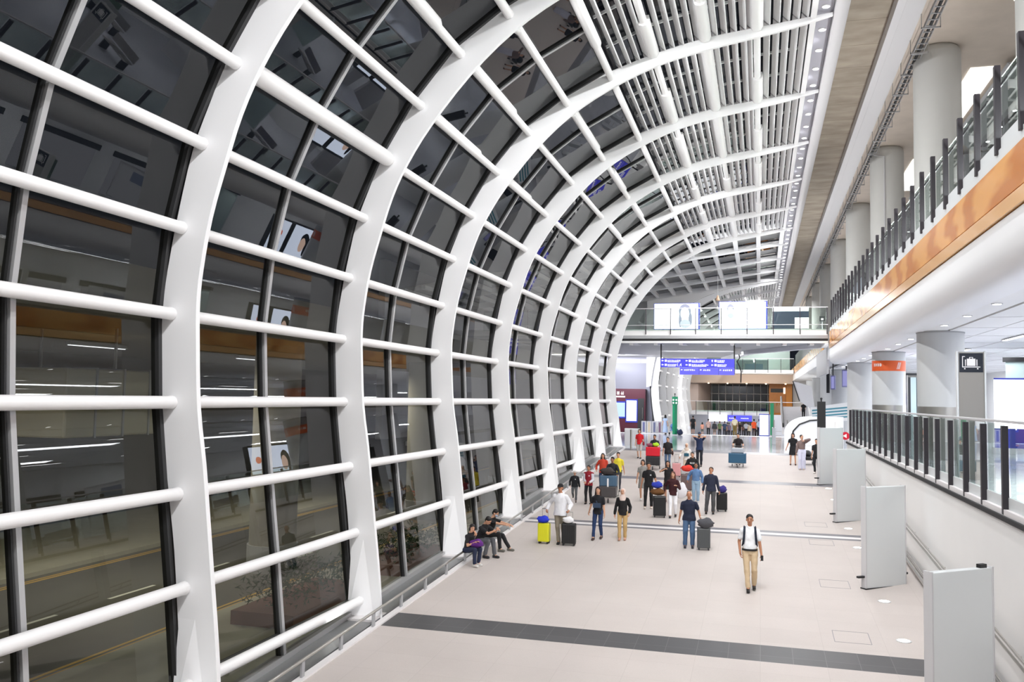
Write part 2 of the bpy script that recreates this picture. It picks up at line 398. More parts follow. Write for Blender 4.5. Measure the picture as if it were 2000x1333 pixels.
def oz(x):     # height of the underside of the louvred roof at x
    for (x0, z0), (x1, z1) in zip(OUTER[15:-1], OUTER[16:]):
        if x0 <= x <= x1: return z0 + (z1 - z0) * (x - x0) / (x1 - x0)
    return OUTER[-1][1]
RIBY = [6.1 + 6 * i for i in range(9)]

def rib_mesh(y, zfloor):
    t = 0.05; mb = MB(); I = []; O = []
    for a, b in zip(IN, OUT): I.append(a); O.append(b)
    k = 0
    while k < NS and I[k + 1][1] < zfloor: k += 1
    def cut(P):
        u = (zfloor - P[k][1]) / (P[k+1][1] - P[k][1]); return (P[k][0] + (P[k+1][0] - P[k][0]) * u, zfloor)
    I = [cut(I)] + I[k+1:]; O = [cut(O)] + O[k+1:]
    n = len(I); vs = []
    for i in range(n):
        tt = t
        for (x, z), th in ((I[i], tt), (O[i], tt)):
            vs += [(x, y - th, R(z)), (x, y + th, R(z))]
    fs = []
    for i in range(n - 1):
        a, b = i * 4, (i + 1) * 4
        fs += [(a, b, b+2, a+2), (a+1, a+3, b+3, b+1), (a, a+1, b+1, b), (a+2, b+2, b+3, a+3)]
    fs += [(0, 2, 3, 1), ((n-1)*4, (n-1)*4+1, (n-1)*4+3, (n-1)*4+2)]
    mb.add(vs, fs)
    return mb
for i, y in enumerate(RIBY):
    zf = rz(y) - CZ
    r = thing('arch_rib', ('white curved steel arch rib just left of the picture' if i == 0 else ('white curved arch rib nearest the camera' if i == 1 else ORD[i-1] + ' white curved arch rib of the near vault counting from the camera')), 'arch rib', (0, 0, 0), 0, 'curved ribs of the near vault')
    rib_mesh(y, zf).build('web', M_steel, r, smooth=30)
    b = MB(); x0 = -8.75; b.box(-8.8, -7.96, y - 0.42, y + 0.3, R(zf) - 0.03, R(zf) + 0.075); b.build('base_plate', M_bandlite, r)
    b = MB()
    b.hexa([(-8.66, y-.22, R(zf)), (-8.1, y-.05, R(zf)), (-8.1, y+.05, R(zf)), (-8.66, y+.22, R(zf)), (-8.68, y-.05, R(zf)+1.7), (-8.4, y-.05, R(zf)+1.7), (-8.4, y+.05, R(zf)+1.7), (-8.68, y+.05, R(zf)+1.7)])
    b.build('base_gusset', M_steel, r)

def sill(y): return rz(y) - CZ + 0.16
SLEEVES = {(1, 7): (0, 1, .17), (1, 10): (0.0, .55, .15), (1, 9): (0, .75, .14), (2, 11): (0.0, .62, .14), (2, 9): (0.0, .72, .13), (3, 10): (.1, .8, .13), (4, 10): (.3, .8, .14), (5, 10): (.2, .7, .14),
           (5, 9): (.2, .8, .13), (6, 9): (.1, .6, .14), (3, 8): (0, .6, .12), (0, 9): (0, 1, .15), (0, 10): (0, .9, .15), (2, 8): (0, .7, .12)}
LOUVX = [-3.8, -3.55, -3.3, -3.07, -2.6, -2.35, -2.1, -1.85, -1.66, -1.2, -.95, -.7, -.45, -.3, .17, .42, .67, .92, 1.15]
LTUBE = [-2.86, -1.45, -.09]
def window_bay(n, y0, y1, label, detailed=True, zshift=0.0, k=0):
    w = thing('window_%d' % n, label, 'window', kind='structure')
    ym = (y0 + y1) / 2; sy = sill if detailed else (lambda y: rz(y) - CZ + 0.1)
    levels = [-5.3] + [g[1] for g in GL]
    fr = MB(); mu = MB(); one = MB()
    for (ya, yb) in ((y0 + .11, ym - .05), (ym + .05, y1 - .11)):
        for i in range(len(levels) - 1):
            zt = levels[i+1]
            za, zb = max(levels[i], sy(ya)), max(levels[i], sy(yb))
            if zt <= za + .02 and zt <= zb + .02: continue
            za, zb = min(za, zt - .01), min(zb, zt - .01)
            if abs(zt - levels[i]) < 1e-6: continue
            v = [(glass_x(za), ya, R(za)), (glass_x(zb), yb, R(zb)), (glass_x(zt), yb, R(zt)), (glass_x(zt), ya, R(zt))]
            if detailed: MB().add(v, [(0, 1, 2, 3)]).build('pane', M_glass, w, recalc=False)
            else: one.add(v, [(0, 1, 2, 3)])
    if not detailed: one.build('glazing', M_glass, w, recalc=False)
    # mullion and side frames follow the curve
    path = [(x, z) for x, z in GX]
    def run(mb, y, wd, dp, inw):
        zs = sy(y)
        P = [(glass_x(zs), zs)] + [p for p in path if p[1] > zs + .02]
        for a, b in zip(P[:-1], P[1:]):
            mb.bar((a[0] + inw, y, R(a[1])), (b[0] + inw, y, R(b[1])), wd, dp, up=(0, 0, 1) if abs(b[0]-a[0]) > abs(b[1]-a[1]) else (1, 0, 0))
    run(mu, ym, .09, .12, .03)
    run(fr, y0 + .09, .09, .14, .0); run(fr, y1 - .09, .09, .14, .0)
    run(fr, ym - .075, .03, .10, .0)
    for i, (x, z) in enumerate(GL):
        if z > sy(y1) + .1: fr.bar((x + .02, y0 + .1, R(z)), (x + .02, y1 - .1, R(z)), .1, .09)
    si = MB(); xa, xb = glass_x(sy(y0)), glass_x(sy(y1))
    si.hexa([(xa-.08, y0+.06, R(sy(y0))-.14), (xa+.1, y0+.06, R(sy(y0))-.14), (xb+.1, y1-.06, R(sy(y1))-.14), (xb-.08, y1-.06, R(sy(y1))-.14),
             (xa-.08, y0+.06, R(sy(y0))), (xa+.1, y0+.06, R(sy(y0))), (xb+.1, y1-.06, R(sy(y1))), (xb-.08, y1-.06, R(sy(y1)))])
    si.build('sill', M_mull, w)
    mu.build('mullion', M_mull, w); fr.build('window_frame', M_frame, w)
    for i, (x, z) in enumerate(TUBES):
        if z < sy(y1) + .15: continue
        mb = MB()
        mb.tube([(x, y0 + .05, R(z)), (x, y1 - .05, R(z))], .1, 12, caps=False)
        # rounded collar where the tube meets the far rib
        mb.tube([(x, y1 - .16, R(z)), (x, y1 - .10, R(z)), (x, y1 - .06, R(z))], [.1, .108, .108], 12)
        o = mb.build('tube', M_tube, w, smooth=50)
        if detailed and (k, i) in SLEEVES:
            a, b, r_ = SLEEVES[(k, i)]; ya, yb = y0 + .06 + (y1 - y0 - .12) * a, y0 + .06 + (y1 - y0 - .12) * b
            t = MB(); t.tube([(x, ya, R(z) + .04), (x, yb - .12, R(z) + .04), (x, yb, R(z) + .02)], [r_, r_, r_ * .78], 14); t.build('light_trough', M_tube, o, smooth=50)
    return w
def louvre_bay(n, y0, y1, label, detailed=True, k=0):
    c = thing('ceiling_%d' % n, label, 'louvred ceiling', kind='structure')
    one = MB()
    for x in LOUVX:
        z = oz(x) + .0; mb = MB() if detailed else one
        wd, dp = .092, .16
        mb.hexa([(x - wd, y0 + .05, R(z) + dp), (x + wd - .02, y0 + .05, R(z)), (x + wd - .02, y1 - .05, R(z)), (x - wd, y1 - .05, R(z) + dp),
                 (x - wd + .015, y0 + .05, R(z) + dp + .03), (x + wd, y0 + .05, R(z) + .03), (x + wd, y1 - .05, R(z) + .03), (x - wd + .015, y1 - .05, R(z) + dp + .03)])
        if detailed: mb.build('louvre_blade', M_steel, c)
    if not detailed: one.build('louvre_blades', M_steel, c)
    for j, x in enumerate(LTUBE + [1.33]):
        z = oz(x); mb = MB()
        if j == 3:
            mb.box(x - .05, x + .1, y0 + .05, y1 - .05, R(z) - .06, R(z) + .3); mb.build('edge_beam', M_steel, c); continue
        mb.tube([(x, y0 + .05, R(z) + .02), (x, y1 - .05, R(z) + .02)], .1, 12, caps=False); o = mb.build('tube', M_tube, c, smooth=50)
        a, b = [(0, 1), (.52, 1), (0, 1), (.3, 1), (.6, 1), (.62, 1)][(k * 2 + j * 5 + 1) % 6] if detailed else (.5, 1)
        ya, yb = y0 + .06 + (y1 - y0 - .12) * a, y0 + .06 + (y1 - y0 - .12) * b
        t = MB()
        prof = [(-.15, .1), (-.17, -.02), (-.11, -.14), (.0, -.17), (.11, -.14), (.17, -.02), (.15, .1)]
        t.prism([(x + px, R(z) + .04 + pz) for px, pz in prof], 'y', ya, yb); t.build('light_trough', M_tube, o, smooth=50)
    # roof glazing above with thin white bars
    g = MB()
    P = [(-4.35, oz(-4.35) + .15), (-4.0, 9.55), (-2.8, 10.05), (-1.4, 10.38), (-.1, 10.55), (1.6, 10.72)]
    for a, b in zip(P[:-1], P[1:]): g.add([(a[0], y0, R(a[1])), (b[0], y0, R(b[1])), (b[0], y1, R(b[1])), (a[0], y1, R(a[1]))], [(0, 1, 2, 3)])
    g.build('roof_glazing', M_roofglass, c, recalc=False)
    bars = MB()
    for f in ((.18, .5, .82) if detailed else (.5,)):
        yy = y0 + (y1 - y0) * f
        for a, b in zip(P[1:-1], P[2:]): bars.bar((a[0], yy, R(a[1]) - .12), (b[0], yy, R(b[1]) - .12), .05, .07)
    bars.build('roof_bar', M_tube, c)
    return c
for k in range(8):
    y0, y1 = RIBY[k], RIBY[k+1]
    nm = ('leftmost window bay, cut off by the picture edge' if k == 0 else 'curved window bay between the %s and the next white rib' % ORD[k-1])
    window_bay(k + 1, y0, y1, nm, True, 0, k)
    louvre_bay(k + 1, y0, y1, 'white louvred roof bay above the %s window bay from the camera' % (ORD[k] if k else 'leftmost'), True, k)

for i in range(9):  # housings made up for the added fill lamps on the left
    t = thing('fill_lamp', 'small white fill lamp added unseen behind the %s rib of the near vault' % ('leftmost' if i == 0 else ORD[i-1]), 'fill_lamp', (-5.2, 6.1 + 6 * i + .3, R(8.12)))
    s_ = MB(); s_.tube([(-.05, 0, .02), (.03, .08, -.03)], .07, 12); s_.build('housing', M_white, t, smooth=40)
    s_ = MB(); s_.tube([(-.03, -.2, .12), (-.03, 0, .03)], .015, 6); s_.build('bracket', M_white, t)
for i in range(9):  # small boxes made up for the added fill lamps at the crown
    t = thing('fill_lamp', 'small white fill lamp added unseen behind the top of the %s rib of the near vault' % ('leftmost' if i == 0 else ORD[i-1]), 'fill_lamp', (-1.5, 6.1 + 6 * i + .1, R(9.86)))
    s_ = MB(); s_.box(-.08, .08, -.03, .06, -.04, .06); s_.build('housing', M_white, t, bevel=.01)
# far vault
FARY = [78.1 + 6 * i for i in range(11)]
def far_rib(y): return rib_mesh(y, rz(y) - CZ)
for i, y in enumerate(FARY):
    tag(far_rib(y).build('arch_rib', M_steel, None, smooth=30), 'small white curved rib of the distant vault, %s one beyond the footbridge' % ORD[i], 'arch rib', 'curved ribs of the distant vault')
for k in range(10):
    window_bay(k + 11, FARY[k], FARY[k+1], 'distant curved window bay %s beyond the footbridge' % ORD[k], False)
    louvre_bay(k + 11, FARY[k], FARY[k+1], 'distant louvred roof bay %s beyond the footbridge' % ORD[k], False)

# ---- cross hall roof between the vaults: straight sloping ribs with roof windows
def cz_roof(x): return 10.22 + (x - 1.5) * 0.147
for i, y in enumerate((60.1, 66.1, 72.1, 77.6)):
    mb = MB(); mb.hexa([(-24, y-.06, R(cz_roof(-24))), (1.7, y-.06, R(cz_roof(1.7))), (1.7, y+.06, R(cz_roof(1.7))), (-24, y+.06, R(cz_roof(-24))),
                        (-24, y-.06, R(cz_roof(-24))+.75), (1.7, y-.06, R(cz_roof(1.7))+.28), (1.7, y+.06, R(cz_roof(1.7))+.28), (-24, y+.06, R(cz_roof(-24))+.75)])
    tag(mb.build('roof_beam', M_steel), 'straight sloping white roof beam over the footbridge, %s from the camera' % ORD[i], 'roof beam', 'straight beams over the cross hall')
for k, (y0, y1) in enumerate(((54.2, 60.0), (60.2, 66.0), (66.2, 72.0), (72.2, 77.5))):
    c = thing('ceiling_%d' % (30 + k), 'roof window strip between sloping white beams over the footbridge, %s row' % ORD[k], 'roof window', kind='structure')
    b = MB(); x = 1.3
    while x > -23:
        z = cz_roof(x); b.box(x - .13, x + .13, y0, y1, R(z) + .1, R(z) + .4); x -= 1.42
    b.build('purlin', M_steel, c)
    b = MB(); b.box(-24, 1.7, y0, y0 + 1.5, 0, .06)
    b.v = [(v[0], v[1], v[2] + R(cz_roof(v[0])) + .36) for v in b.v]; b.build('roof_panel', M_steel, c)
    b = MB(); z0, z1 = R(cz_roof(-24)) + .42, R(cz_roof(1.7)) + .42
    b.add([(-24, y0, z0), (1.7, y0, z1), (1.7, y1, z1), (-24, y1, z0)], [(0, 1, 2, 3)]); b.build('roof_glazing', M_roofglass, c, recalc=False)

mb = MB(); arc = [(x, R(z)) for x, z in OUT if z > 1.0]
mb.prism(arc + [(1.84, R(10.9)), (-9.6, R(9.2)), (-9.6, R(1.0))], 'y', 77.75, 77.95)
tag(mb.build('wall_9', M_white), 'white wall filling above the first rib of the distant vault', 'wall', kind='structure')
mb = MB(); mb.box(-9.4, 20, -8.3, -8.0, -3.6, R(11.6))  # added to bounce light onto the ribs; the hall runs on behind here
tag(mb.build('wall_bounce', M_white), 'white wall added behind the camera to bounce light', 'wall', kind='structure')

# ---- fascia and downlight strip along the vault edge
mb = MB(); mb.box(1.46, 1.85, -6, 138, R(10.30), R(10.36))
tag(mb.build('trim_3', M_soffit), 'long grey soffit strip carrying the row of round downlights', 'soffit', kind='structure')
mb = MB(); prof = [(1.86, 10.13), (2.0, 10.13), (2.16, 10.22), (2.27, 10.42), (2.34, 10.75), (2.36, 11.62), (1.86, 11.62), (1.86, 10.4)]
mb.prism([(x, R(z)) for x, z in prof], 'y', -6, 138)
tag(mb.build('trim_4', M_ltgrey, smooth=40), 'long pale fascia beam with rounded edge beside the concrete ceiling', 'fascia', kind='structure')
for i in range(50):
    y = 20.75 + 1.5 * (i - 2)
    d = thing('downlight', 'round recessed ceiling downlight in the grey strip, %s' % ('nearest the camera' if i == 0 else 'number %d of the row from the camera' % (i + 1)), 'downlight', (1.65, y, R(10.295)), 0, 'row of round downlights along the vault edge')
    b = MB(); b.cyl((0, 0), .105, -.02, .004, 20); b.build('bezel', M_white, d)
    b = MB(); b.cyl((0, 0), .082, -.026, -.019, 20); b.build('lens', M_glow, d)

# ---- concrete ceiling over the decks
mb = MB(); mb.box(2.36, 3.72, -6, 138, R(11.6), R(12.0))
tag(mb.build('ceiling_40', M_plank), 'brown board marked concrete ceiling strip beside the pale fascia', 'ceiling', kind='structure')
mb = MB(); mb.box(3.72, 20, -6, 138, R(11.62), R(12.0))
tag(mb.build('ceiling_41', M_concrete), 'pale concrete ceiling over the upper deck', 'ceiling', kind='structure')
mb = MB()
mb.box(3.72, 3.95, -6, 138, R(11.25), R(11.62)); mb.box(3.97, 4.5, -6, 138, R(11.3), R(11.62))
tag(mb.build('trim_5', M_ltgrey), 'long pale grey service beam with a dark slot under the concrete ceiling', 'service beam', kind='structure')
ct = thing('cable_tray', 'long grey cable tray with hangers under the concrete ceiling', 'cable tray')
b = MB(); b.box(4.72, 4.74, -4, 110, R(11.2), R(11.32)); b.box(5.0, 5.02, -4, 110, R(11.2), R(11.32)); b.build('side_rail', M_grey, ct)
b = MB(); y = -4
while y < 90: b.box(4.74, 5.0, y, y + .04, R(11.2), R(11.23)); y += .45
tag(b.build('rungs', M_grey, ct), kind='stuff')
y = 10
while y < 90: b = MB(); b.box(4.62, 5.16, y, y + .05, R(11.16), R(11.2)); b.box(4.62, 4.64, y, y + .03, R(11.16), R(11.62)); b.box(5.14, 5.16, y, y + .03, R(11.16), R(11.62)); b.build('hanger', M_mull, ct); y += 2.0
b = MB(); b.tube([(4.85, -4, R(11.25)), (4.88, 30, R(11.25)), (4.83, 60, R(11.25)), (4.87, 100, R(11.25))], .05, 6); b.build('cable', M_rubber, ct)
mb = MB(); mb.box(3.4, 7.0, 25.1, 25.25, R(11.5), R(11.62))
tag(mb.build('conduit', M_grey), 'dark conduit running across the concrete ceiling above the nearest column', 'conduit')

# ================================================================ RIGHT SIDE: DECKS
DZ = R(-1.75)
mb = MB()
a, b = rz(-6) - .3, rz(45.4) - .3
mb.hexa([(4.0, -6, a), (4.25, -6, a), (4.25, 45.4, b), (4.0, 45.4, b), (4.0, -6, R(-1.97)), (4.25, -6, R(-1.97)), (4.25, 45.4, R(-1.97)), (4.0, 45.4, R(-1.97))])
tag(mb.build('wall_right', M_white), 'white wall below the lower deck railing on the right', 'wall', kind='structure')
mb = MB(); mb.box(3.95, 4.25, -6, 45.4, R(-1.97), R(-1.88))
tag(mb.build('trim_6', M_rubber, bevel=.01), 'black rubber strip along the top of the right hand wall', 'trim', kind='structure')
mb = MB(); mb.box(3.99, 4.25, -6, 45.4, R(-1.88), R(-1.78))
tag(mb.build('trim_7', M_bandlite), 'white coping above the black rubber strip', 'coping', kind='structure')
mb = MB(); mb.box(4.25, 20, -6, 45.4, R(-2.1), DZ)
tag(mb.build('floor_2', M_shiny), 'polished floor of the lower deck behind the glass railing', 'floor', kind='structure')
mb = MB(); mb.box(4.25, 20, 45.2, 45.4, rz(45) - .3, R(-2.1))
tag(mb.build('wall_2', M_white), 'white end wall of the lower deck', 'wall', kind='structure')
mb = MB(); mb.box(4.1, 16, 45.4, 53.3, -.75, -.001)
tag(mb.build('floor_3', M_shiny), 'polished floor landing behind the end of the lower deck', 'floor', kind='structure')

def railing(name, label, y0, n, x, zb, zt, zfoot, posts_top, rail_z, cat_='railing'):
    t = thing(name, label, cat_)
    for i in range(n):
        y = y0 + 1.5 * i; b = MB()
        b.box(x - .035, x + .065, y - .055, y + .055, R(zfoot), R(posts_top))
        b.box(x + .06, x + .19, y - .055, y + .055, R(zfoot), R(zfoot) + .26)
        b.build('post', M_post, t, bevel=.006)
    for i in range(n - 1):
        y = y0 + 1.5 * i; b = MB(); b.box(x + .07, x + .085, y + .08, y + 1.42, R(zb), R(zt)); b.build('glass_panel', M_rail_glass, t)
    b = MB(); b.bar((x + .1, y0 - .1, R(rail_z)), (x + .1, y0 + 1.5 * (n-1) + .1, R(rail_z)), .09 if cat_ == 'railing' else .035, .045 if cat_ == 'railing' else .05); b.build('handrail', M_ltgrey if cat_ == 'railing' else M_post, t, bevel=.008)
    b = MB(); b.box(x + .05, x + .1, y0 - .1, y0 + 1.5 * (n-1) + .1, R(zb) - .22, R(zb) + .02); b.build('base_channel', M_alu, t)
    return t
railing('glass_railing', 'long glass railing with dark posts on the white wall of the lower deck, right', 6.46 + 4.5, 23, 4.02, -1.6, -.33, -1.87, -.36, -.29)
railing('glass_railing', 'long glass railing with dark posts on the upper deck above the orange timber fascia', 9.39, 31, 3.98, 4.62, 5.72, 4.35, 5.94, 5.62, 'upper railing')
# ramp handrails along the right wall
h = thing('handrail', 'double steel handrail fixed to the white wall beside the ramp', 'handrail')
for dx, dz in ((3.87, 1.12), (3.89, .98)):
    b = MB(); b.tube([(dx, -4, rz(-4) + dz), (dx, 44, rz(44) + dz)], .024, 10); b.build('rail', M_ss, h, smooth=50)
for i in range(24):
    y = -2 + 2 * i; b = MB(); b.tube([(3.87, y, rz(y) + 1.1), (3.93, y, rz(y) + 1.02), (4.0, y, rz(y) + 1.02)], .012, 6); b.build('bracket', M_ss, h)
mb = MB(); mb.tube([(3.9, -5, rz(-5) + .14), (3.9, 44.8, rz(44.8) + .14)], .055, 10); mb.tube([(3.93, -5, rz(-5) + .27), (3.93, 44.8, rz(44.8) + .27)], .02, 8)
tag(mb.build('crash_rail', M_ss, smooth=50), 'low stainless crash rail along the foot of the right hand wall', 'crash rail')

# upper deck slab, fascia and bulkhead
mb = MB(); mb.box(4.05, 20, -6, 56, R(3.3), R(4.48))
tag(mb.build('floor_4', M_ltgrey), 'upper deck slab behind the orange fascia', 'floor', kind='structure')
mb = MB(); mb.box(3.99, 4.05, -6, 55.8, R(4.2), R(4.42))
tag(mb.build('trim_8', M_alu), 'pale grey metal strip above the orange timber fascia', 'trim', kind='structure')
mb = MB(); mb.box(3.96, 4.04, -6, 55.8, R(3.48), R(4.185))
tag(mb.build('trim_9', M_wood), 'glossy orange timber fascia panel along the upper deck edge', 'fascia', kind='structure')
mb = MB(); mb.box(3.95, 4.04, -6, 55.8, R(3.2), R(3.455))
tag(mb.build('trim_10', M_woodlite), 'narrow pale orange timber band below the fascia', 'trim', kind='structure')
mb = MB(); prof = [(4.0, 3.18), (4.0, 2.85), (4.02, 2.62), (4.12, 2.42), (4.28, 2.32), (4.45, 2.29), (5.0, 2.29), (5.0, 3.18)]
mb.prism([(x, R(z)) for x, z in prof], 'y', -6, 57)
tag(mb.build('trim_11', M_glossw, smooth=40), 'white glossy bulkhead curving under the orange fascia', 'bulkhead', kind='structure')
mb = MB(); mb.box(5.72, 20, -6, 78, R(2.29), R(2.45)); mb.box(5.0, 5.66, -6, 78, R(2.31), R(2.45))
for i in range(24): mb.box(5.75, 20, -6 + 3.5 * i, -5.97 + 3.5 * i, R(2.275), R(2.29))
for x in (6.85, 8.4, 10, 11.6): mb.box(x, x + .03, -6, 78, R(2.275), R(2.29))
tag(mb.build('ceiling_42', M_white), 'white panelled ceiling of the lower deck', 'ceiling', kind='structure')
# continuing orange fascia beyond the footbridge
mb = MB(); mb.box(3.96, 4.05, 62, 132, R(3.4), R(4.15))
tag(mb.build('trim_12', M_wood), 'distant orange timber fascia beyond the footbridge', 'fascia', kind='structure')
mb = MB(); mb.box(4.0, 20, 57, 132, R(2.6), R(3.4))
tag(mb.build('trim_13', M_glossw), 'distant white bulkhead beyond the footbridge', 'bulkhead', kind='structure')
mb = MB(); mb.box(3.97, 4.1, 58, 68.5, R(1.75), R(3.4))
tag(mb.build('trim_14', M_ltgrey), 'grey bulkhead panel where the footbridge meets the deck', 'bulkhead', kind='structure')
mb = MB(); mb.box(4.05, 4.12, 64, 111, R(4.2), R(5.5))
tag(mb.build('glazing_screen', M_frame), 'dark glazed screen above the distant orange fascia', 'screen')
# recessed lights in lower deck ceiling near the bulkhead
for i in range(14):
    y = 22.3 + 3.0 * i
    d = thing('recessed_light', 'recessed ceiling light by the white bulkhead of the lower deck, %s' % ('nearest the camera' if i == 0 else 'number %d from the camera' % (i + 1)), 'downlight', (5.2, y, R(2.31)), 0, 'recessed lights in the lower deck ceiling')
    b = MB(); b.cyl((0, 0), .12, -.02, .003, 20); b.build('bezel', M_ltgrey, d)
    b = MB(); b.cyl((0, 0), .09, -.026, -.019, 20); b.build('lens', M_glow, d)
for i, (x, y) in enumerate(((8.2, 26), (8.2, 33), (8.2, 41), (11, 29), (11, 38), (14, 34), (14, 45))):
    d = thing('strip_light', 'long slim ceiling strip light over the lower deck, %s from the railing' % ORD[i], 'ceiling light', (x, y, R(2.27)))
    b = MB(); b.box(-.09, .09, -1.3, 1.3, -.03, 0); b.build('housing', M_ltgrey, d)
    b = MB(); b.box(-.07, .07, -1.25, 1.25, -.036, -.03); b.build('diffuser', M_glow, d)

# columns: lower storey (deck/floor -> lower ceiling) and upper storey
for i, y in enumerate((19.0, 31.05, 43.0, 55.0, 67.0, 79.0, 91.0, 103.0)):
    zb = DZ if y < 45 else 0.0
    if i:
        t = thing('column', ['', 'broad round pale column behind the lower railing, nearest', 'round column with an orange band near its top', 'round pale column behind the far end of the railing, left of the orange banded one',
                         'round white column beside the black totem', 'round column beyond the black totem', 'distant round column right of the escalator', 'farthest round column on the right'][i], 'column', (5.58, y, 0))
        b = MB(); b.cyl((0, 0), .70, zb + 1.65 if y < 45 else zb, R(2.31), 48); b.build('shaft', M_colg, t, smooth=40)
        b = MB(); b.cyl((0, 0), .715, R(2.25), R(2.29), 48); b.build('cap_ring', M_grey, t, smooth=40)
        if y < 45:
            b = MB(); b.cyl((0, 0), .705, zb, zb + 1.65, 48); b.build('steel_base', M_ss, t, smooth=40)
        if i == 2:
            b = MB(); b.cyl((0, 0), .706, R(1.42), R(1.88), 48); sg = b.build('sign_band', mat('orange sign film', '#e8622a', .4), t, smooth=40)
            g = MB()    # glyph rows and a small swoosh mark, wrapped on the column
            def onc(a, z): return (.712 * math.sin(a), -.712 * math.cos(a), z)
            for j in range(4):
                a = -1.15 + .16 * j
                for (da, dz0, dz1) in ((0, .12, .26), (.045, .12, .26), (.09, .14, .24)):
                    g.add([onc(a + da, R(1.42) + dz0 + .08), onc(a + da + .03, R(1.42) + dz0 + .08), onc(a + da + .03, R(1.42) + dz1 + .08), onc(a + da, R(1.42) + dz1 + .08)], [(0, 1, 2, 3)])
            for j in range(3):
                for q in range(6):
                    a0 = .35 + .08 * j + .02 * q; z0 = R(1.5) + .05 * q
                    g.add([onc(a0, z0), onc(a0 + .035, z0), onc(a0 + .055, z0 + .05), onc(a0 + .02, z0 + .05)], [(0, 1, 2, 3)])
            g.build('lettering', M_white, sg, recalc=False)
    t = thing('column', 'round white column above the upper railing, %s' % ('out of the picture' if i == 0 else ORD[i-1] + ' from the camera'), 'column', (5.58, y, 0))
    b = MB(); b.cyl((0, 0), .72, R(4.48) if y < 57 else R(3.4), R(11.4), 48); b.build('shaft', M_col, t, smooth=40)
    b = MB(); b.loft([((0, 0, R(11.4)), .72, .72), ((0, 0, R(11.52)), .70, .70), ((0, 0, R(11.62)), .62, .62)], 48); b.build('rounded_head', M_col, t, smooth=60)
    if i == 2:
        b = MB(); b.tube([(-.2, -.71, R(4.6)), (-.2, -.74, R(11.1)), (-.6, -.60, R(11.2))], .03, 6); b.build('cable_pipe', M_ltgrey, t)

# upper deck background: soffit boxes, bright ceiling openings and rear wall
mb = MB(); mb.box(16, 16.3, -6, 132, R(-3), R(11.6))
tag(mb.build('wall_3', M_white), 'white rear wall far behind the decks', 'wall', kind='structure')
for i, y in enumerate((8, 20, 32, 44, 56, 68)):
    mb = MB(); mb.hexa([(8.6, y, R(10.7)), (10.6, y, R(10.7)), (10.6, y + 8.6, R(10.7)), (8.6, y + 8.6, R(10.7)), (7.9, y, R(11.35)), (10.6, y, R(11.6)), (10.6, y + 8.6, R(11.6)), (7.9, y + 8.6, R(11.35))])
    t = thing('ceiling_box', 'grey dropped ceiling box over the upper deck, %s from the camera' % ORD[i], 'ceiling box', (0, 0, 0), 0, 'dropped boxes over the upper deck')
    mb.build('casing', M_grey, t)
    b = MB(); b.box(8.8, 9.0, y + .6, y + 8, R(10.68), R(10.7)); b.build('light_slot', M_black, t)
    for j in range(4): 
        b = MB(); b.cyl((8.9, y + 1.2 + 2 * j), .07, R(10.665), R(10.69), 12); b.build('spot_lens', M_glow, t)
    p = MB(); p.box(7.0, 7.9, y + 1.0, y + 7.6, R(11.58), R(11.615))
    tag(p.build('light_panel', emit('luminous ceiling panel', '#fffdf8', 2.6)), 'bright luminous ceiling panel between the columns, %s from the camera' % ORD[i], 'light panel', 'luminous panels over the upper deck')

# trolley sign pylon on the lower deck
t = thing('sign_pylon', 'stainless steel sign pylon with a luggage trolley symbol behind the lower railing', 'sign', (4.78, 23.0, DZ), math.radians(-6))
b = MB(); b.box(-.27, .27, -.12, .12, .0, 2.98); b.build('panel', M_ss, t, bevel=.01)
b = MB(); b.box(-.31, -.27, -.14, .14, 0, 3.0); b.box(.27, .31, -.14, .14, 0, 3.0); b.build('edge_trim', M_alu, t, bevel=.01)
b = MB(); b.box(-.25, .25, -.13, -.118, 2.5, 2.95); ps = b.build('symbol_plate', mat('navy sign plate', '#1d2430', .4), t)
b = MB(); X = -.1315
def q(x0, x1, z0, z1, y=-.134): b.box(x0, x1, y, -.13, z0, z1)
q(-.19, .19, 2.615, 2.635); q(-.19, -.172, 2.615, 2.88); q(-.19, -.13, 2.862, 2.88); q(-.13, -.11, 2.65, 2.80); q(-.09, .09, 2.65, 2.82); q(.11, .13, 2.65, 2.80)
q(-.04, -.025, 2.82, 2.855); q(.025, .04, 2.82, 2.855); q(-.04, .04, 2.845, 2.858); q(-.15, -.12, 2.57, 2.60); q(.12, .15, 2.57, 2.60)
b.build('trolley_symbol', M_white, ps)

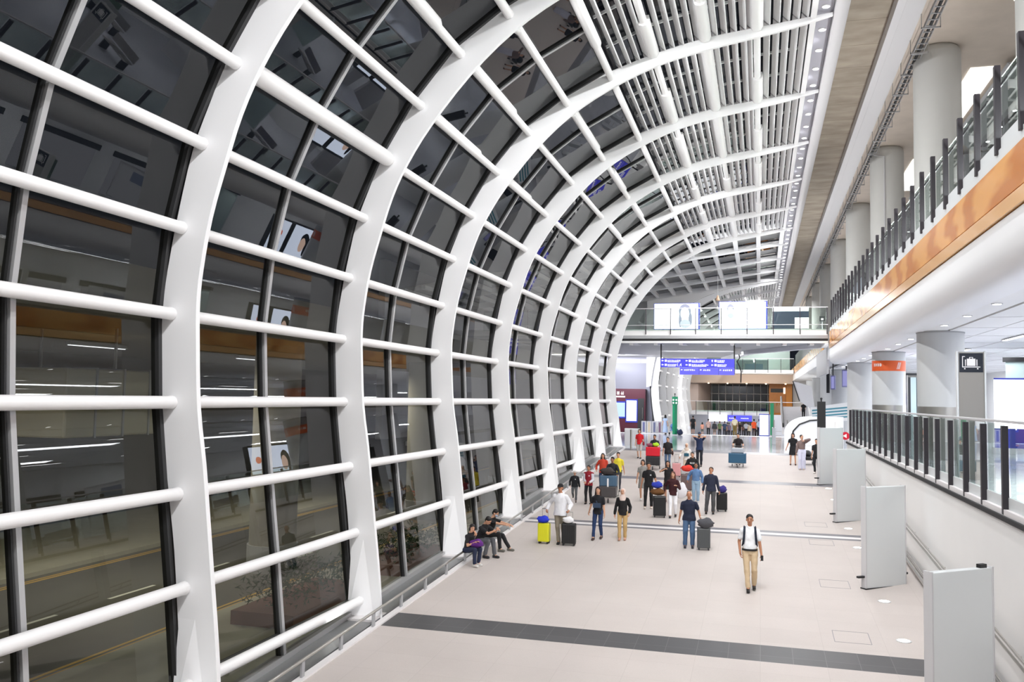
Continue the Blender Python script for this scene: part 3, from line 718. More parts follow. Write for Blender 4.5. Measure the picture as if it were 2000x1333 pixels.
# lower deck background: booths, bright screens, poster, counter
def box_thing(name, label, cat, parts, loc=(0, 0, 0), rz_=0, group=None):
    t = thing(name, label, cat, loc, rz_, group)
    for nm, m, (x0, x1, y0, y1, z0, z1) in parts:
        b = MB(); b.box(x0, x1, y0, y1, z0, z1); b.build(nm, m, t)
    return t
M_bluegl = mat('deep blue panel', '#3a44a8', .3)
M_teal = mat('pale green frosted glass', '#c3d6d2', .3)
box_thing('display_board', 'large white lit display with a blue side frame right of the trolley sign', 'display', [
    ('casing', M_bluegl, (0, 1.95, 0, .25, .0, 2.72)), ('screen_face', M_screen, (.0, 1.76, -.02, 0, .9, 2.66)), ('base', M_ltgrey, (-.1, 2.05, -.05, .35, 0, .2))], (8.15, 35.6, DZ), math.radians(-14))
for n_, (y0, w, za, zb, lb) in enumerate(((43.3, 1.7, 1.3, 3.2, 'narrow lit display with a red motif behind the trolley sign, mirrored in the windows'), (45.4, 3.0, 1.3, 3.2, 'wide lit display with a plain portrait behind the trolley sign, mirrored in the windows'))):
    t = thing('display_board', lb, 'display', (9.0, y0, DZ))
    b = MB(); b.box(0, .3, 0, w, za - .15, zb + .1); b.build('casing', M_frame, t)
    b = MB(); b.box(.05, .2, .3, w - .3, 0 if n_ == 0 else -DZ, za - .1); b.build('stand', M_ltgrey, t)
    b = MB(); b.box(-.02, 0, .05, w - .05, za, zb); f = b.build('screen_face', M_bigscreen if n_ < 2 else M_screen, t); zc = (za + zb) / 2
    if n_ == 1:      # plain generic portrait
        b = MB(); b.ell((-.03, w*.5, zc - .05), .01, .34, .5); b.build('portrait_face', emit('screen skin tone', '#ffd9c4', 4.0), f)
        b = MB(); b.ell((-.025, w*.5 + .08, zc + .25), .012, .44, .4); b.ell((-.025, w*.5 + .48, zc - .15), .012, .18, .6); b.build('portrait_hair', mat('screen hair', '#2a2024', .7), f)
    if n_ == 0:
        b = MB(); b.ell((-.03, w*.5, zc + .2), .008, .3, .2); b.build('red_motif', emit('screen red', '#ff6a40', 4.0), f)
t = thing('display_board', 'pale picture board with dark figures at the right picture edge', 'display', (10.35, 36.7, DZ), math.radians(-16))
b = MB(); b.box(0, 3.2, 0, .2, 0, 2.6); b.build('casing', M_ltgrey, t)
b = MB(); b.box(.08, 3.1, -.02, 0, .8, 2.5); f = b.build('picture', emit('pale poster face', '#e4e7ee', .95), t)
b = MB(); b.ell((.9, -.03, 1.5), .18, .01, .42); b.ell((.85, -.03, 2.02), .1, .01, .12); b.ell((.55, -.03, 1.25), .3, .01, .16); b.build('dark_figures', mat('dark poster figure', '#33333c', .6), f)
b = MB(); b.box(1.4, 2.4, -.03, -.02, 1.9, 2.4); b.build('blue_block', emit('poster blue block', '#8d9cc0', .8), f)
box_thing('glass_booth', 'glass walled booth with a dark doorway and blue lower panel between the two nearest columns', 'booth', [
    ('blue_panel', M_bluegl, (-.1, .25, 0, .2, 0, 3.5)), ('grey_panel', M_ltgrey, (-.1, .25, 0, .2, 3.5, 4.4)), ('door_jamb', M_ss, (.27, .33, -.05, .2, 0, 4.4)), ('dark_strip', M_frame, (.36, .46, 0, .12, 0, 4.3)), ('frosted_pane', M_teal, (.46, .72, 0, .1, 0, 4.3)),
    ('dark_door', mat('blue black door glass', '#25323f', .2), (.72, 1.0, 0, .12, 0, 4.3)), ('grey_pane', M_ltgrey, (1.0, 1.9, 0, .12, 0, 4.3)), ('head_rail', M_black, (.27, 1.9, -.05, .2, 4.4, 4.5))], (6.78, 48.0, 0))
box_thing('glass_booth', 'pale green glass booth with a black top edge above the lit white display', 'booth', [
    ('wall_pane', M_teal, (0, 2.6, 0, .15, 0, 3.5)), ('top_edge', M_black, (-.1, 2.7, -.1, .2, 3.5, 3.68)), ('corner_post', M_ltgrey, (1.7, 1.85, -.05, .0, 0, 3.5))], (9.6, 40.0, DZ), math.radians(-14))
for i, (x, y, w) in enumerate(((9, 29, 1.6), (12.5, 31, 2.2), (11.5, 25, 2.0), (7.5, 38, 1.4))):
    t = thing('waiting_bench', 'steel waiting bench on the lower deck seen through the railing glass, %s from the camera' % ORD[i], 'bench', (x, y, DZ), 0, 'benches on the lower deck')
    for j in range(3): b = MB(); b.box(-w/2 + j * w/3 + .03, -w/2 + (j+1) * w/3 - .03, -.25, .25, .40, .45); b.build('seat', M_ss, t)
    for s in (-1, 1): b = MB(); b.box(s * w/2 * .8 - .03, s * w/2 * .8 + .03, -.2, .2, 0, .4); b.build('leg', M_black, t)
    b = MB(); b.box(-w/2, w/2, .24, .28, .5, .85); b.build('backrest', M_ss, t)
M_shop = emit('shop window light', '#f2f4ff', .85)
for i, (y0, y1) in enumerate(((20, 25), (26, 31), (32, 37), (38, 43.5))):
    box_thing('shop_front', 'bright shop front on the rear wall of the lower deck, %s from the camera' % ORD[i], 'shop front', [
        ('lit_window', M_shop, (-.04, 0, .2, y1 - y0 - .2, .3, 2.4)), ('frame', M_frame, (-.08, -.0, 0, y1 - y0, 2.4, 2.7)), ('display_block', mat('shop stock %d' % i, ['#7b4f3c', '#3c5a7b', '#58705a', '#84826c'][i], .6), (-.5, -.1, .8, 2.4, 0, 1.3))], (15.98, y0, DZ), 0, 'lit shop fronts on the rear wall')

# hanging screens near the far columns
for i, (x, y, w, z0, z1) in enumerate(((5.28, 60, .5, .95, 2.06), (4.78, 64, .3, .84, 1.8), (4.46, 64, .18, .6, 2.2))):
    t = thing('hanging_sign', ['violet framed sign box hanging beside the white column', 'narrow violet sign box beside the white column', 'slim dark hanging sign left of the white column'][i], 'sign', (x, y, 0), math.radians(-20))
    b = MB(); b.box(-w/2, w/2, -.1, .1, R(z0), R(z1)); b.build('casing', mat('violet grey casing', '#8384b0', .4) if i < 2 else M_black, t, bevel=.01)
    if i < 2: b = MB(); b.box(-.03, .03, -.03, .03, R(z1), R(2.62)); b.build('hanger', M_black, t)
    if i < 2:
        b = MB(); b.box(-w/2 + .05, w/2 - .05, -.115, -.1, R(z0) + .08, R(z1) - .08); b.build('lit_face', emit('violet lit face', '#a6a6e8', .7), t)
    else:
        b = MB(); b.box(-.03, .03, -.03, .03, R(z1), R(2.62)); b.build('hanger', M_black, t)
    
# black totem, red arrow sign, warning post
t = thing('totem', 'tall black totem with a small camera on top behind the farthest grey panel', 'totem', (2.86, 45.6, rz(45.6)))
b = MB(); b.box(-.19, .19, -.12, .12, 0, 3.42); b.build('body', M_black, t, bevel=.01)
b = MB(); b.cyl((0, 0), .035, 3.42, 3.52, 12); b.ell((0, 0, 3.56), .06, .06, .05); b.build('camera', M_black, t)
t = thing('arrow_sign', 'small red sign with a white arrow pointing left on the end of the white wall', 'sign', (3.93, 45.3, R(-1.62)))
b = MB(); b.prism([(.19 * math.cos(a), .19 * math.sin(a)) for a in [2*PI*k/24 for k in range(24)]], 'y', -.03, 0); b.build('disc', mat('signal red', '#c8102e', .4), t)
b = MB(); b.prism([(-.12, 0), (.05, .1), (.05, -.1)], 'y', -.036, -.03); b.build('arrow', M_white, t)
t = thing('warning_post', 'red and white banded post behind the farthest grey panel', 'post', (3.7, 47.5, rz(47.5)))
b = MB(); b.cyl((0, 0), .09, 0, 2.3, 16); b.build('post', M_white, t, smooth=40)
b = MB(); b.cyl((0, 0), .095, 1.35, 1.85, 16); b.build('red_band', mat('signal red', '#c8102e', .4), t, smooth=40)

# ---- freestanding grey panels on the ramp
for i, y in enumerate((14.85, 23.62, 32.4, 41.2)):
    ang = math.atan2(.86, 1.04); p = thing('freestanding_partition', ['nearest tall silver grey standing panel, cut off by the picture bottom', 'second tall silver grey standing panel from the camera', 'third tall silver grey standing panel from the camera', 'farthest tall silver grey standing panel'][i], 'standing panel', (2.5, y, rz(y)), ang)
    L = 1.36
    b = MB(); b.box(.03, L - .03, -.0, .14, .02, 2.5); b.build('body', M_alu, p, bevel=.008)
    b = MB(); b.box(0, .035, -.01, .15, .02, 2.52); b.box(L - .035, L, -.01, .15, .02, 2.52); b.build('edge_profile', M_ltgrey, p, bevel=.006)
    b = MB(); b.box(-.02, L + .02, -.02, .16, -.08, .03); b.build('base', M_black, p)
    for x0, x1 in ((-.2, .06), (L - .02, L + .1)):
        b = MB(); b.box(x0, x1, .03, .11, .28, .33); b.build('foot_bracket', M_black, p, bevel=.008)
    if i == 0:
        b = MB(); b.box(L - .25, L - .1, .03, .11, 2.5, 2.56); b.build('top_latch', M_black, p, bevel=.006)
# floor lights
for i in range(9):
    y = 16.8 + 2.93 * i
    t = thing('floor_light', 'round uplight set in the floor by the grey panels, %s' % ('nearest the camera' if i == 0 else 'number %d from the camera' % (i + 1)), 'floor light', (2.8, y, rz(y)), 0, 'round floor uplights')
    b = MB(); b.cyl((0, 0), .15, -.02, .006, 28); b.build('rim', M_ltgrey, t)
    b = MB(); b.cyl((0, 0), .115, .0, .010, 28); b.build('lens', M_glow, t)

# ---- low rail along the left kerb
t = thing('low_rail', 'low grey rail on short posts along the left kerb', 'rail')
b = MB(); b.tube([(-7.86, 0, rz(0) + .33), (-7.86, 50, rz(50) + .33)], .032, 10); b.build('rail', M_ss, t, smooth=50)
for i in range(32):
    y = 1.0 + 1.5 * i + .0; b = MB(); b.box(-7.88, -7.84, y - .05, y + .05, rz(y), rz(y) + .32); b.build('post', M_grey, t)
# bollard and steel cabinet at the end of the rail
t = thing('bollard', 'slim steel bollard at the top of the ramp on the left', 'bollard', (-7.35, 52.4, rz(52.4)))
b = MB(); b.cyl((0, 0), .06, 0, 1.15, 16); b.build('post', M_ss, t, smooth=40); b = MB(); b.cyl((0, 0), .075, 1.15, 1.2, 16); b.build('cap', M_ss, t, smooth=40)
t = thing('steel_cabinet', 'grey steel cabinet tucked behind the last rib of the near vault', 'cabinet', (-7.6, 54.6, 0))
b = MB(); b.box(-.45, .45, -.1, .3, 0, 1.15); b.build('body', M_alu, t, bevel=.01); b = MB(); b.box(-.42, .42, -.12, -.1, .1, 1.05); b.build('door', M_ltgrey, t, bevel=.006)

# ================================================================ FOOTBRIDGE AND CROSS HALL
br = thing('footbridge', 'wide white footbridge crossing the hall with an angled rear edge', 'footbridge')
poly = [(3.9, 56), (3.9, 57.9), (-.8, 66.5), (-3.0, 77.6), (-24, 77.6), (-24, 56)]
b = MB(); b.prism(poly, 'z', R(3.62), R(4.3)); b.build('deck', M_grey, br)
b = MB(); b.box(-24, 3.9, 55.9, 56.0, R(3.98), R(4.36)); b.build('kerb', M_white, br)
b = MB(); b.box(-24, 3.9, 55.82, 55.96, R(3.78), R(3.98)); b.build('edge_band', M_grey, br)
b = MB(); b.box(-24, 3.9, 55.86, 55.99, R(3.64), R(3.76)); b.build('dark_joint', M_black, br)
b = MB(); b.box(-24, 3.9, 55.8, 56.1, R(3.50), R(3.63)); b.build('bottom_flange', M_white, br)
for i in range(18):
    x = 3.0 - 1.56 * i; b = MB(); b.hexa([(x-.12, 56.1, R(3.38)), (x+.12, 56.1, R(3.38)), (x+.12, 60, R(3.58)), (x-.12, 60, R(3.58)), (x-.12, 56.1, R(3.63)), (x+.12, 56.1, R(3.63)), (x+.12, 60, R(3.63)), (x-.12, 60, R(3.63))]); b.build('cross_rib', M_white, br)
b = MB(); b.bar((3.85, 57.9, R(3.5)), (-.8, 66.5, R(3.5)), .5, .3); b.bar((-.8, 66.5, R(3.5)), (-3.0, 77.5, R(3.5)), .5, .3); b.build('rear_edge', M_glossw, br)
rl = thing('glass_railing', 'clear glass railing with thin posts along the footbridge', 'railing')
for i in range(14):
    x = 3.85 - 1.545 * i; b = MB(); b.box(x-.025, x+.025, 55.84, 55.9, R(4.05), R(5.66)); b.build('post', M_post, rl)
    b = MB(); b.box(x - 1.5, x - .05, 55.87, 55.885, R(4.3), R(5.62)); b.build('glass_panel', M_rail_glass, rl)
b = MB(); b.tube([(-17, 55.87, R(5.68)), (3.9, 55.87, R(5.68))], .028, 8); b.build('handrail', M_ltgrey, rl)
b = MB(); b.tube([(-17, 55.8, R(4.62)), (3.9, 55.8, R(4.62))], .022, 8); b.build('lower_rail', M_ltgrey, rl)
# billboards on the footbridge
for i, (x, w, h) in enumerate(((-6.95, 3.05, 1.78), (-2.65, 3.1, 1.85))):
    t = thing('billboard', ['left lit white billboard on the footbridge', 'right lit white billboard on the footbridge'][i], 'billboard', (x, 60.0, R(4.3)))
    b = MB(); b.box(0, w, 0, .3, .38, .38 + h); b.build('casing', M_bluegl, t)
    b = MB(); b.box(.04, w - .1, -.02, 0, .42, .34 + h); f = b.build('screen_face', M_screen, t)
    cx = w * (.68 if i == 0 else .24); zt = .4 + h * (.62 if i == 0 else .70); k_ = 1.0 if i == 0 else .55
    pl = emit('pale lilac screen drawing', '#b4b9d8', .95)
    ln = MB(); ln.ell((cx, -.03, zt + .12 * k_), .40 * k_, .006, .48 * k_ if i == 0 else .3)
    if i == 0: ln.ell((cx - .3, -.03, zt - .5), .10, .006, .5); ln.ell((cx + .36, -.03, zt - .45), .12, .006, .45)
    ln.build('pale_hair_drawing', pl, f)
    ln = MB(); ln.ell((cx, -.04, zt - .06), .29 * k_, .006, .42 * k_); ln.build('pale_face_drawing', M_screen, f)
    ln = MB(); ln.ell((cx + .02, -.04, zt - .75 * k_), .34 * k_, .006, .3 * k_); ln.build('pale_shoulder_drawing', emit('very pale screen drawing', '#e9ecfa', 1.2), f)
    for s in (.3, w - .3): b = MB(); b.box(s - .06, s + .06, .05, .25, 0, .4); b.build('leg', M_grey, t)
box_thing('dark_display', 'dark blue display with a white corner panel at the right end of the footbridge', 'display', [
    ('body', mat('navy panel', '#1c2b40', .4), (0, 2.2, 0, .25, .3, 1.4)), ('upper_band', M_alu, (0, 2.2, -.01, .26, 1.4, 1.7)), ('white_panel', M_white, (1.35, 2.2, -.04, 0, .3, 1.0)), ('foot', M_grey, (.2, 2.0, .05, .2, 0, .3))], (.75, 58.6, R(4.3)))
box_thing('toilet_sign', 'small dark symbol sign near the right end of the footbridge', 'sign', [
    ('plate', M_black, (0, .34, 0, .04, 0, .34)), ('symbol', M_white, (.1, .24, -.01, 0, .08, .2)), ('post', M_ltgrey, (.15, .19, .04, .08, -1.0, .3))], (3.8, 62.0, R(5.35)))
# wall of screens behind the upper railing near the bridge
t = thing('video_wall', 'dark video wall with white and red stripes behind the far upper railing', 'video wall', (4.4, 41.5, R(4.48)))
b = MB(); b.box(0, .2, 0, 7.2, .0, 1.25); b.build('casing', M_black, t)
for j in range(12):
    b = MB(); b.box(-.02, 0, .2 + .58 * j, .48 + .58 * j, .15, 1.15); b.build('lit_stripe', emit('pale stripe', '#dfe6ff', 1.0) if j % 3 else emit('red stripe', '#d8262c', .9), t)

# pendants over the footbridge
for i, (x, y) in enumerate(((-3.0, 66), (-1.4, 74))):
    t = thing('pendant_lamp', ['slim hanging pendant lamp under the sloping roof, left', 'slim hanging pendant lamp under the sloping roof, right'][i], 'pendant lamp', (x, y, 0))
    zr = R(cz_roof(x)); b = MB(); b.cyl((0, 0), .012, zr - 2.0, zr + .1, 8); b.build('cord', M_white, t)
    b = MB(); b.loft([((0, 0, zr-2.3), .16, .16), ((0, 0, zr-2.1), .12, .12), ((0, 0, zr-1.9), .03, .03)], 16); b.build('shade', mat('peach lamp shade', '#f0c9a8', .5), t, smooth=50)

# hanging direction sign
t = thing('direction_sign', 'wide hanging blue direction sign with white lettering under the footbridge', 'direction sign', (-6.1, 56.6, 0))
b = MB(); b.box(0, 4.55, 0, .22, R(2.02), R(2.56)); main_s = b.build('upper_panel', M_blue, t)
b = MB(); b.box(1.2, 4.55, 0, .22, R(1.56), R(2.0)); low_s = b.build('lower_panel', M_blue2, t)
for x in (.02, 4.55): b = MB(); b.box(x - .05, x + .03, .08, .16, R(1.6) if x > 1 else R(2.02), R(3.5)); b.build('hanger', M_black, t)
rnd = random.Random(3)
def arrow(mb, x, z, s, d=0):
    y0, y1 = -.022, -.004
    pts = [(-1, 0), (-.1, .75), (-.1, .28), (.9, .28), (.9, -.28), (-.1, -.28), (-.1, -.75)]
    if d == 1: pts = [(b_, -a_) for a_, b_ in pts]
    mb.prism([(x + px * s, z + pz * s) for px, pz in pts], 'y', y0, y1)
def glyphs(mb, x, z, n, s):     # square stroke-built characters
    for i in range(n):
        cx = x + i * s * 1.18; y0, y1 = -.02, -.004
        for k in range(rnd.choice((2, 3, 3))): zz = z + s * (.12 + .34 * k) ; mb.box(cx, cx + s * rnd.uniform(.7, 1), y0, y1, zz, zz + s * .13)
        for k in range(rnd.choice((1, 2, 2))): xx = cx + s * (.12 + .45 * k + rnd.uniform(0, .15)); mb.box(xx, xx + s * .13, y0, y1, z, z + s)
g = MB()
for x, z, n, d in ((.12, 2.38, 7, 0), (.12, 2.12, 5, 0), (1.62, 2.38, 7, 0), (1.62, 2.12, 9, 0), (3.2, 2.38, 4, 1), (3.2, 2.12, 5, 0)):
    arrow(g, x, R(z) + .05, .075, d); g.box(x + .14, x + .27, -.02, -.004, R(z) - .02, R(z) + .11); glyphs(g, x + .32, R(z) - .0, n, .1); g.box(x + .32, x + .32 + n * .1, -.02, -.004, R(z) - .05, R(z) - .02)
g.build('lettering', M_glyph, main_s)
tx = bpy.data.curves.new('digits', 'FONT'); tx.body = '1,4'; tx.size = .26; tx.extrude = .008
_to = bpy.data.objects.new('d', tx); _me = bpy.data.meshes.new_from_object(_to); bpy.data.objects.remove(_to); _me.materials.clear()
to = bpy.data.objects.new('digits', _me); to.location = (1.0, -.012, R(2.08)); to.rotation_euler = (PI/2, 0, 0); C.objects.link(to); to.parent = main_s; _me.materials.append(M_glyph)
g = MB()
for x, n in ((1.32, 6), (2.5, 4), (3.7, 5)):
    arrow(g, x, R(1.86), .06); glyphs(g, x + .15, R(1.8), n, .1)
g.build('lettering', M_glyph, low_s)
b = MB()
for x in (2.38, 3.58): b.box(x, x + .02, -.01, 0, R(1.56), R(2.0))
b.build('divider', M_bluegl, low_s)
# small box camera beside the sign
t = thing('ceiling_camera', 'grey camera box with a dangling cable under the footbridge right of the blue sign', 'camera', (-1.35, 56.9, R(3.0)))
b = MB(); b.box(-.2, .2, -.15, .2, -.15, .3); b.build('housing', M_grey, t, bevel=.02)
b = MB(); b.tube([(.05, 0, -.1), (.12, 0, -.35), (-.05, 0, -.6), (.1, 0, -.9), (.2, 0, -1.2), (.18, 0, -1.9)], .035, 8); b.build('cable', M_black, t)

# end wall of the cross hall and kiosk
mb = MB(); mb.box(-24, -9.35, 80, 80.3, 0, R(5.0)); mb.box(-24, -9.35, 79.96, 80, R(3.2), R(3.55))
tag(mb.build('wall_end', tiled('lilac grey wall panels', '#c8c9d6', '#c5c6d3', '#8f909e', 2.6, 1.6, .5, .02, .01)), 'lilac grey panelled end wall behind the footbridge on the left', 'wall', kind='structure')
mb = MB(); mb.box(-24, -9.3, 80.3, 80.5, R(4.3), R(9.4))
tag(mb.build('wall_4', M_white), 'white upper wall behind the billboards', 'wall', kind='structure')
mb = MB(); mb.box(-24.5, -24.05, 54, 80, 0, R(9))
tag(mb.build('wall_5', M_purple), 'lilac side wall of the cross hall', 'wall', kind='structure')
k = thing('information_kiosk', 'maroon information kiosk with two lit screens on the left beyond the ramp', 'kiosk', (-12.6, 79.0, 0))
M_maroon = mat('dark maroon panel', '#55202f', .4)
b = MB(); b.box(-1.6, 2.75, 0, .9, .0, 3.85); b.build('body', M_maroon, k)
for x0, x1, z0, z1, m, nm in ((.15, .95, 1.35, 2.6, emit('pale blue screen', '#bfe0ff', 1.1), 'left_screen'), (1.1, 1.98, 1.0, 2.8, M_screen, 'right_screen')):
    b = MB(); b.box(x0 - .1, x1 + .1, -.06, 0, z0 - .15, z1 + .12); f = b.build('screen_frame', M_bluegl, k); b = MB(); b.box(x0, x1, -.075, -.06, z0, z1); b.build(nm, m, f)
b = MB(); b.box(2.1, 2.65, -.05, .0, .15, 3.0); dd = b.build('door', M_frame, k); b = MB(); b.box(2.5, 2.53, -.09, -.05, 1.2, 2.2); b.build('handle', M_ss, dd)
g = MB(); g.add([], []); 
glyphs(g, -.5, 3.3, 4, .3)
g.box(-.6, .95, -.02, 0, 3.08, 3.2); g.build('lettering', M_glyph, k)
for i in range(5):
    box_thing('queue_gate', 'low grey barrier panel left of the blue dress woman, %s from the left' % ORD[i].replace('nearest', 'first'), 'barrier', [('frame', M_grey, (0, .42, 0, .06, 0, 1.05)), ('inset', mat('inset %d' % i, ['#5c5f86', '#b8a98f', '#5b5f7c', '#6a4f66', '#8d8fa8'][i], .5), (.12, .3, -.01, 0, .1, .95))], (-10.0 + .46 * i, 77.6, 0), 0, 'row of low barrier panels')
t = thing('marker_column', 'tall green signpost column with white symbols on the left of the hall', 'signpost', (-6.9, 75.2, 0))
M_green = mat('emerald green enamel', '#1f8a5f', .35)
b = MB(); b.prism([(-.19, .0), (0, -.12), (.2, 0), (0, .14)], 'z', .05, 3.05); b.build('body', M_green, t)
b = MB(); b.box(-.22, .24, -.1, .1, 2.55, 3.2); hd = b.build('head', M_green, t)
for x in (-.11, .13): 
    for z in (2.68, 2.93): b = MB(); b.prism([(x + .08 * math.cos(a), z + .08 * math.sin(a)) for a in [2*PI*j/12 for j in range(12)]], 'y', -.115, -.1); b.build('symbol', M_white, hd)
b = MB(); b.cyl((0, 0), .03, 3.2, 3.4, 8); b.ell((0, 0, 3.42), .06, .06, .06); b.build('finial', M_black, t)
b = MB(); b.box(-.35, .35, -.2, .22, 0, .05); b.build('base', M_ltgrey, t)

# ================================================================ FAR HALL
b_ = thing('balcony', 'distant glass fronted balcony across the end of the hall', 'balcony', (0, 108, 0))
b = MB(); b.box(-8.0, 1.0, 0, 6, R(-1.78), R(-1.32)); b.build('slab', M_ltgrey, b_)
for i in range(7): x = -7.4 + 1.4 * i; b = MB(); b.box(x-.03, x+.03, -.05, .0, R(-1.75), R(-.18)); b.build('post', M_post, b_); b = MB(); b.box(x + .04, x + 1.36, -.03, -.015, R(-1.4), R(-.22)); b.build('glass_panel', M_rail_glass, b_)
b = MB(); b.tube([(-8, -.03, R(-.16)), (4.5, -.03, R(-.16))], .035, 8); b.build('handrail', M_ltgrey, b_)
b_ = thing('balcony', 'higher distant balcony with a glass railing above the dark window wall', 'balcony', (0, 112, 0))
b = MB(); b.box(-4.4, 3.9, 0, 14, R(3.35), R(3.75)); b.build('slab', M_white, b_)
for i in range(6): x = -3.6 + 1.5 * i; b = MB(); b.box(x-.03, x+.03, -.05, 0, R(3.4), R(5.1)); b.build('post', M_post, b_); b = MB(); b.box(x + .04, x + 1.46, -.03, -.015, R(3.8), R(5.0)); b.build('glass_panel', M_rail_glass, b_)
b = MB(); b.tube([(-4.4, -.03, R(5.12)), (3.9, -.03, R(5.12))], .035, 8); b.build('handrail', M_ltgrey, b_)
b = MB(); b.box(-3, 1, 6, 6.2, R(3.8), R(5.2)); b.build('dark_shop', mat('dark green glass', '#4c6360', .3), b_)
mb = MB(); mb.prism([(-9, R(2.2)), (4, R(2.2)), (4, R(3.35)), (-9, R(3.35))], 'y', 118, 130)
tag(mb.build('ceiling_43', mat('warm beige soffit', '#b9a698', .5)), 'warm beige soffit above the distant window wall', 'soffit', kind='structure')
for i in range(5):
    b = MB(); b.cyl((-6.5 + 2.4 * i, 117.9 + .0), .09, R(2.1), R(2.2), 10)
    tag(b.build('soffit_light', emit('warm lens', '#ffe2c0', 6)), 'tiny warm light under the distant beige soffit, %s from the left' % ORD[i].replace('nearest', 'first'), 'downlight', 'lights under the distant soffit')
t = thing('window_40', 'dark night window wall with a pale grid at the far end of the hall', 'window', kind='structure')
b = MB(); b.box(-8, 1.2, 128, 128.1, 0, R(2.2)); b.build('dark_glass', mat('black night glass', '#131312', .15), t)
b = MB()
for i in range(9): x = -6.6 + .95 * i; b.box(x - .035, x + .035, 127.9, 128, R(-2), R(2.2))
for z in (-.45, .85): b.box(-8, 1.2, 127.88, 128, R(z), R(z) + .1)
b.build('grid', M_bandlite, t)
mb = MB(); mb.prism([(-9.2, 128.3), (-9.2, 119), (-7.9, 119), (-6.7, 128.3)], 'z', R(-3.8), R(2.2))
tag(mb.build('wall_6', mat('pinkish stone wall', '#d9c8c0', .5)), 'pinkish wall beside the distant window wall', 'wall', kind='structure')
mb = MB(); mb.box(-9, 3.9, 127, 127.2, R(3.75), R(9.5)); tag(mb.build('wall_10', mat('pale green grey wall', '#93a29c', .5)), 'pale wall behind the higher distant balcony', 'wall', kind='structure')
mb = MB(); mb.box(4.12, 9, 122, 122.2, -3, R(2.6)); tag(mb.build('wall_11', M_white), 'white wall right of the distant timber panel', 'wall', kind='structure')
t = thing('timber_wall', 'orange timber panelled wall with a dark slot at the far right end', 'wall panel', (0, 121, 0))
b = MB(); b.box(1.1, 3.2, 0, .2, R(-2), R(3.0)); b.build('panel', mat('brown orange timber', '#b8742c', .3, var=.15, vscale=2), t); b = MB(); b.box(3.22, 4.0, -.3, .2, R(-2), R(3.1)); b.build('side_panel', mat('deep orange timber', '#c9822e', .25), t)
b = MB(); b.box(1.3, 2.9, -.03, 0, R(1.1), R(1.6)); b.build('dark_slot', M_black, t); b = MB(); b.box(2.9, 3.15, -.04, 0, R(.95), R(1.75)); b.build('lamp', emit('warm lamp', '#ffe8c8', 2), t)
# signs below balcony
t = thing('far_sign', 'distant white lit fascia sign below the balcony', 'sign', (-5.9, 107.72, 0)); b = MB(); b.box(0, 2.1, 0, .3, R(-2.55), R(-1.78)); b.build('lit_face', M_screen, t)
t = thing('far_sign', 'distant blue lit sign below the balcony', 'sign', (-3.7, 107.72, 0)); b = MB(); b.box(0, 2.75, 0, .3, R(-2.5), R(-1.78)); f = b.build('lit_face', M_blue, t)
g = MB(); glyphs(g, .15, R(-2.2), 4, .13); glyphs(g, 1.5, R(-2.2), 6, .13); g.build('lettering', M_glyph, f)
t = thing('flight_board', 'long black information board under the distant blue sign', 'information board', (-3.2, 107.72, 0)); b = MB(); b.box(0, 2.6, 0, .3, R(-3.1), R(-2.49)); b.build('body', M_black, t)
mb = MB(); mb.box(-9, 4.1, 112, 112.3, -2.2, R(-1.7))
tag(mb.build('wall_7', mat('pale lilac rear wall', '#d3d4dc', .5)), 'pale wall under the distant balcony', 'wall', kind='structure')
t = thing('lit_board', 'tall white lit board with a blue side beside the green column', 'lit board', (-.1, 80.0, -.1)); b = MB(); b.box(0, .86, 0, .3, .0, 1.95); b.build('casing', M_bluegl, t); b = MB(); b.box(.05, .78, -.02, 0, .12, 1.86); b.build('lit_face', M_screen, t)
t = thing('green_column', 'tall green rectangular column left of the escalator', 'column', (.82, 79.6, -.1)); b = MB(); b.box(0, .3, -.1, .3, 0, 2.9); b.build('shaft', M_green, t); b = MB(); b.box(-.05, .35, -.15, .35, 0, .15); b.build('base', M_ltgrey, t)
# escalator rising away
e = thing('escalator', 'escalator rising between glass balustrades on the right of the far hall', 'escalator', (1.9, 84, 0))
b = MB(); n_ = 18
for i in range(n_): b.box(.25, 2.6, i * .42, (i + 1) * .42, -.2, .22 * (i + 1) * .62)
b.build('steps', M_ltgrey, e)
for s in (0, 2.75):
    b = MB(); b.hexa([(s, -.6, 0), (s + .16, -.6, 0), (s + .16, 7.6, 2.3), (s, 7.6, 2.3), (s, -.6, .95), (s + .16, -.6, .95), (s + .16, 7.6, 3.3), (s, 7.6, 3.3)]); b.build('balustrade', M_bandlite, e)
    b = MB(); b.tube([(s + .08, -1.0, .7), (s + .08, -.75, .95), (s + .08, -.5, 1.02), (s + .08, 7.6, 3.4)], .09, 8); b.build('handrail', M_black, e)
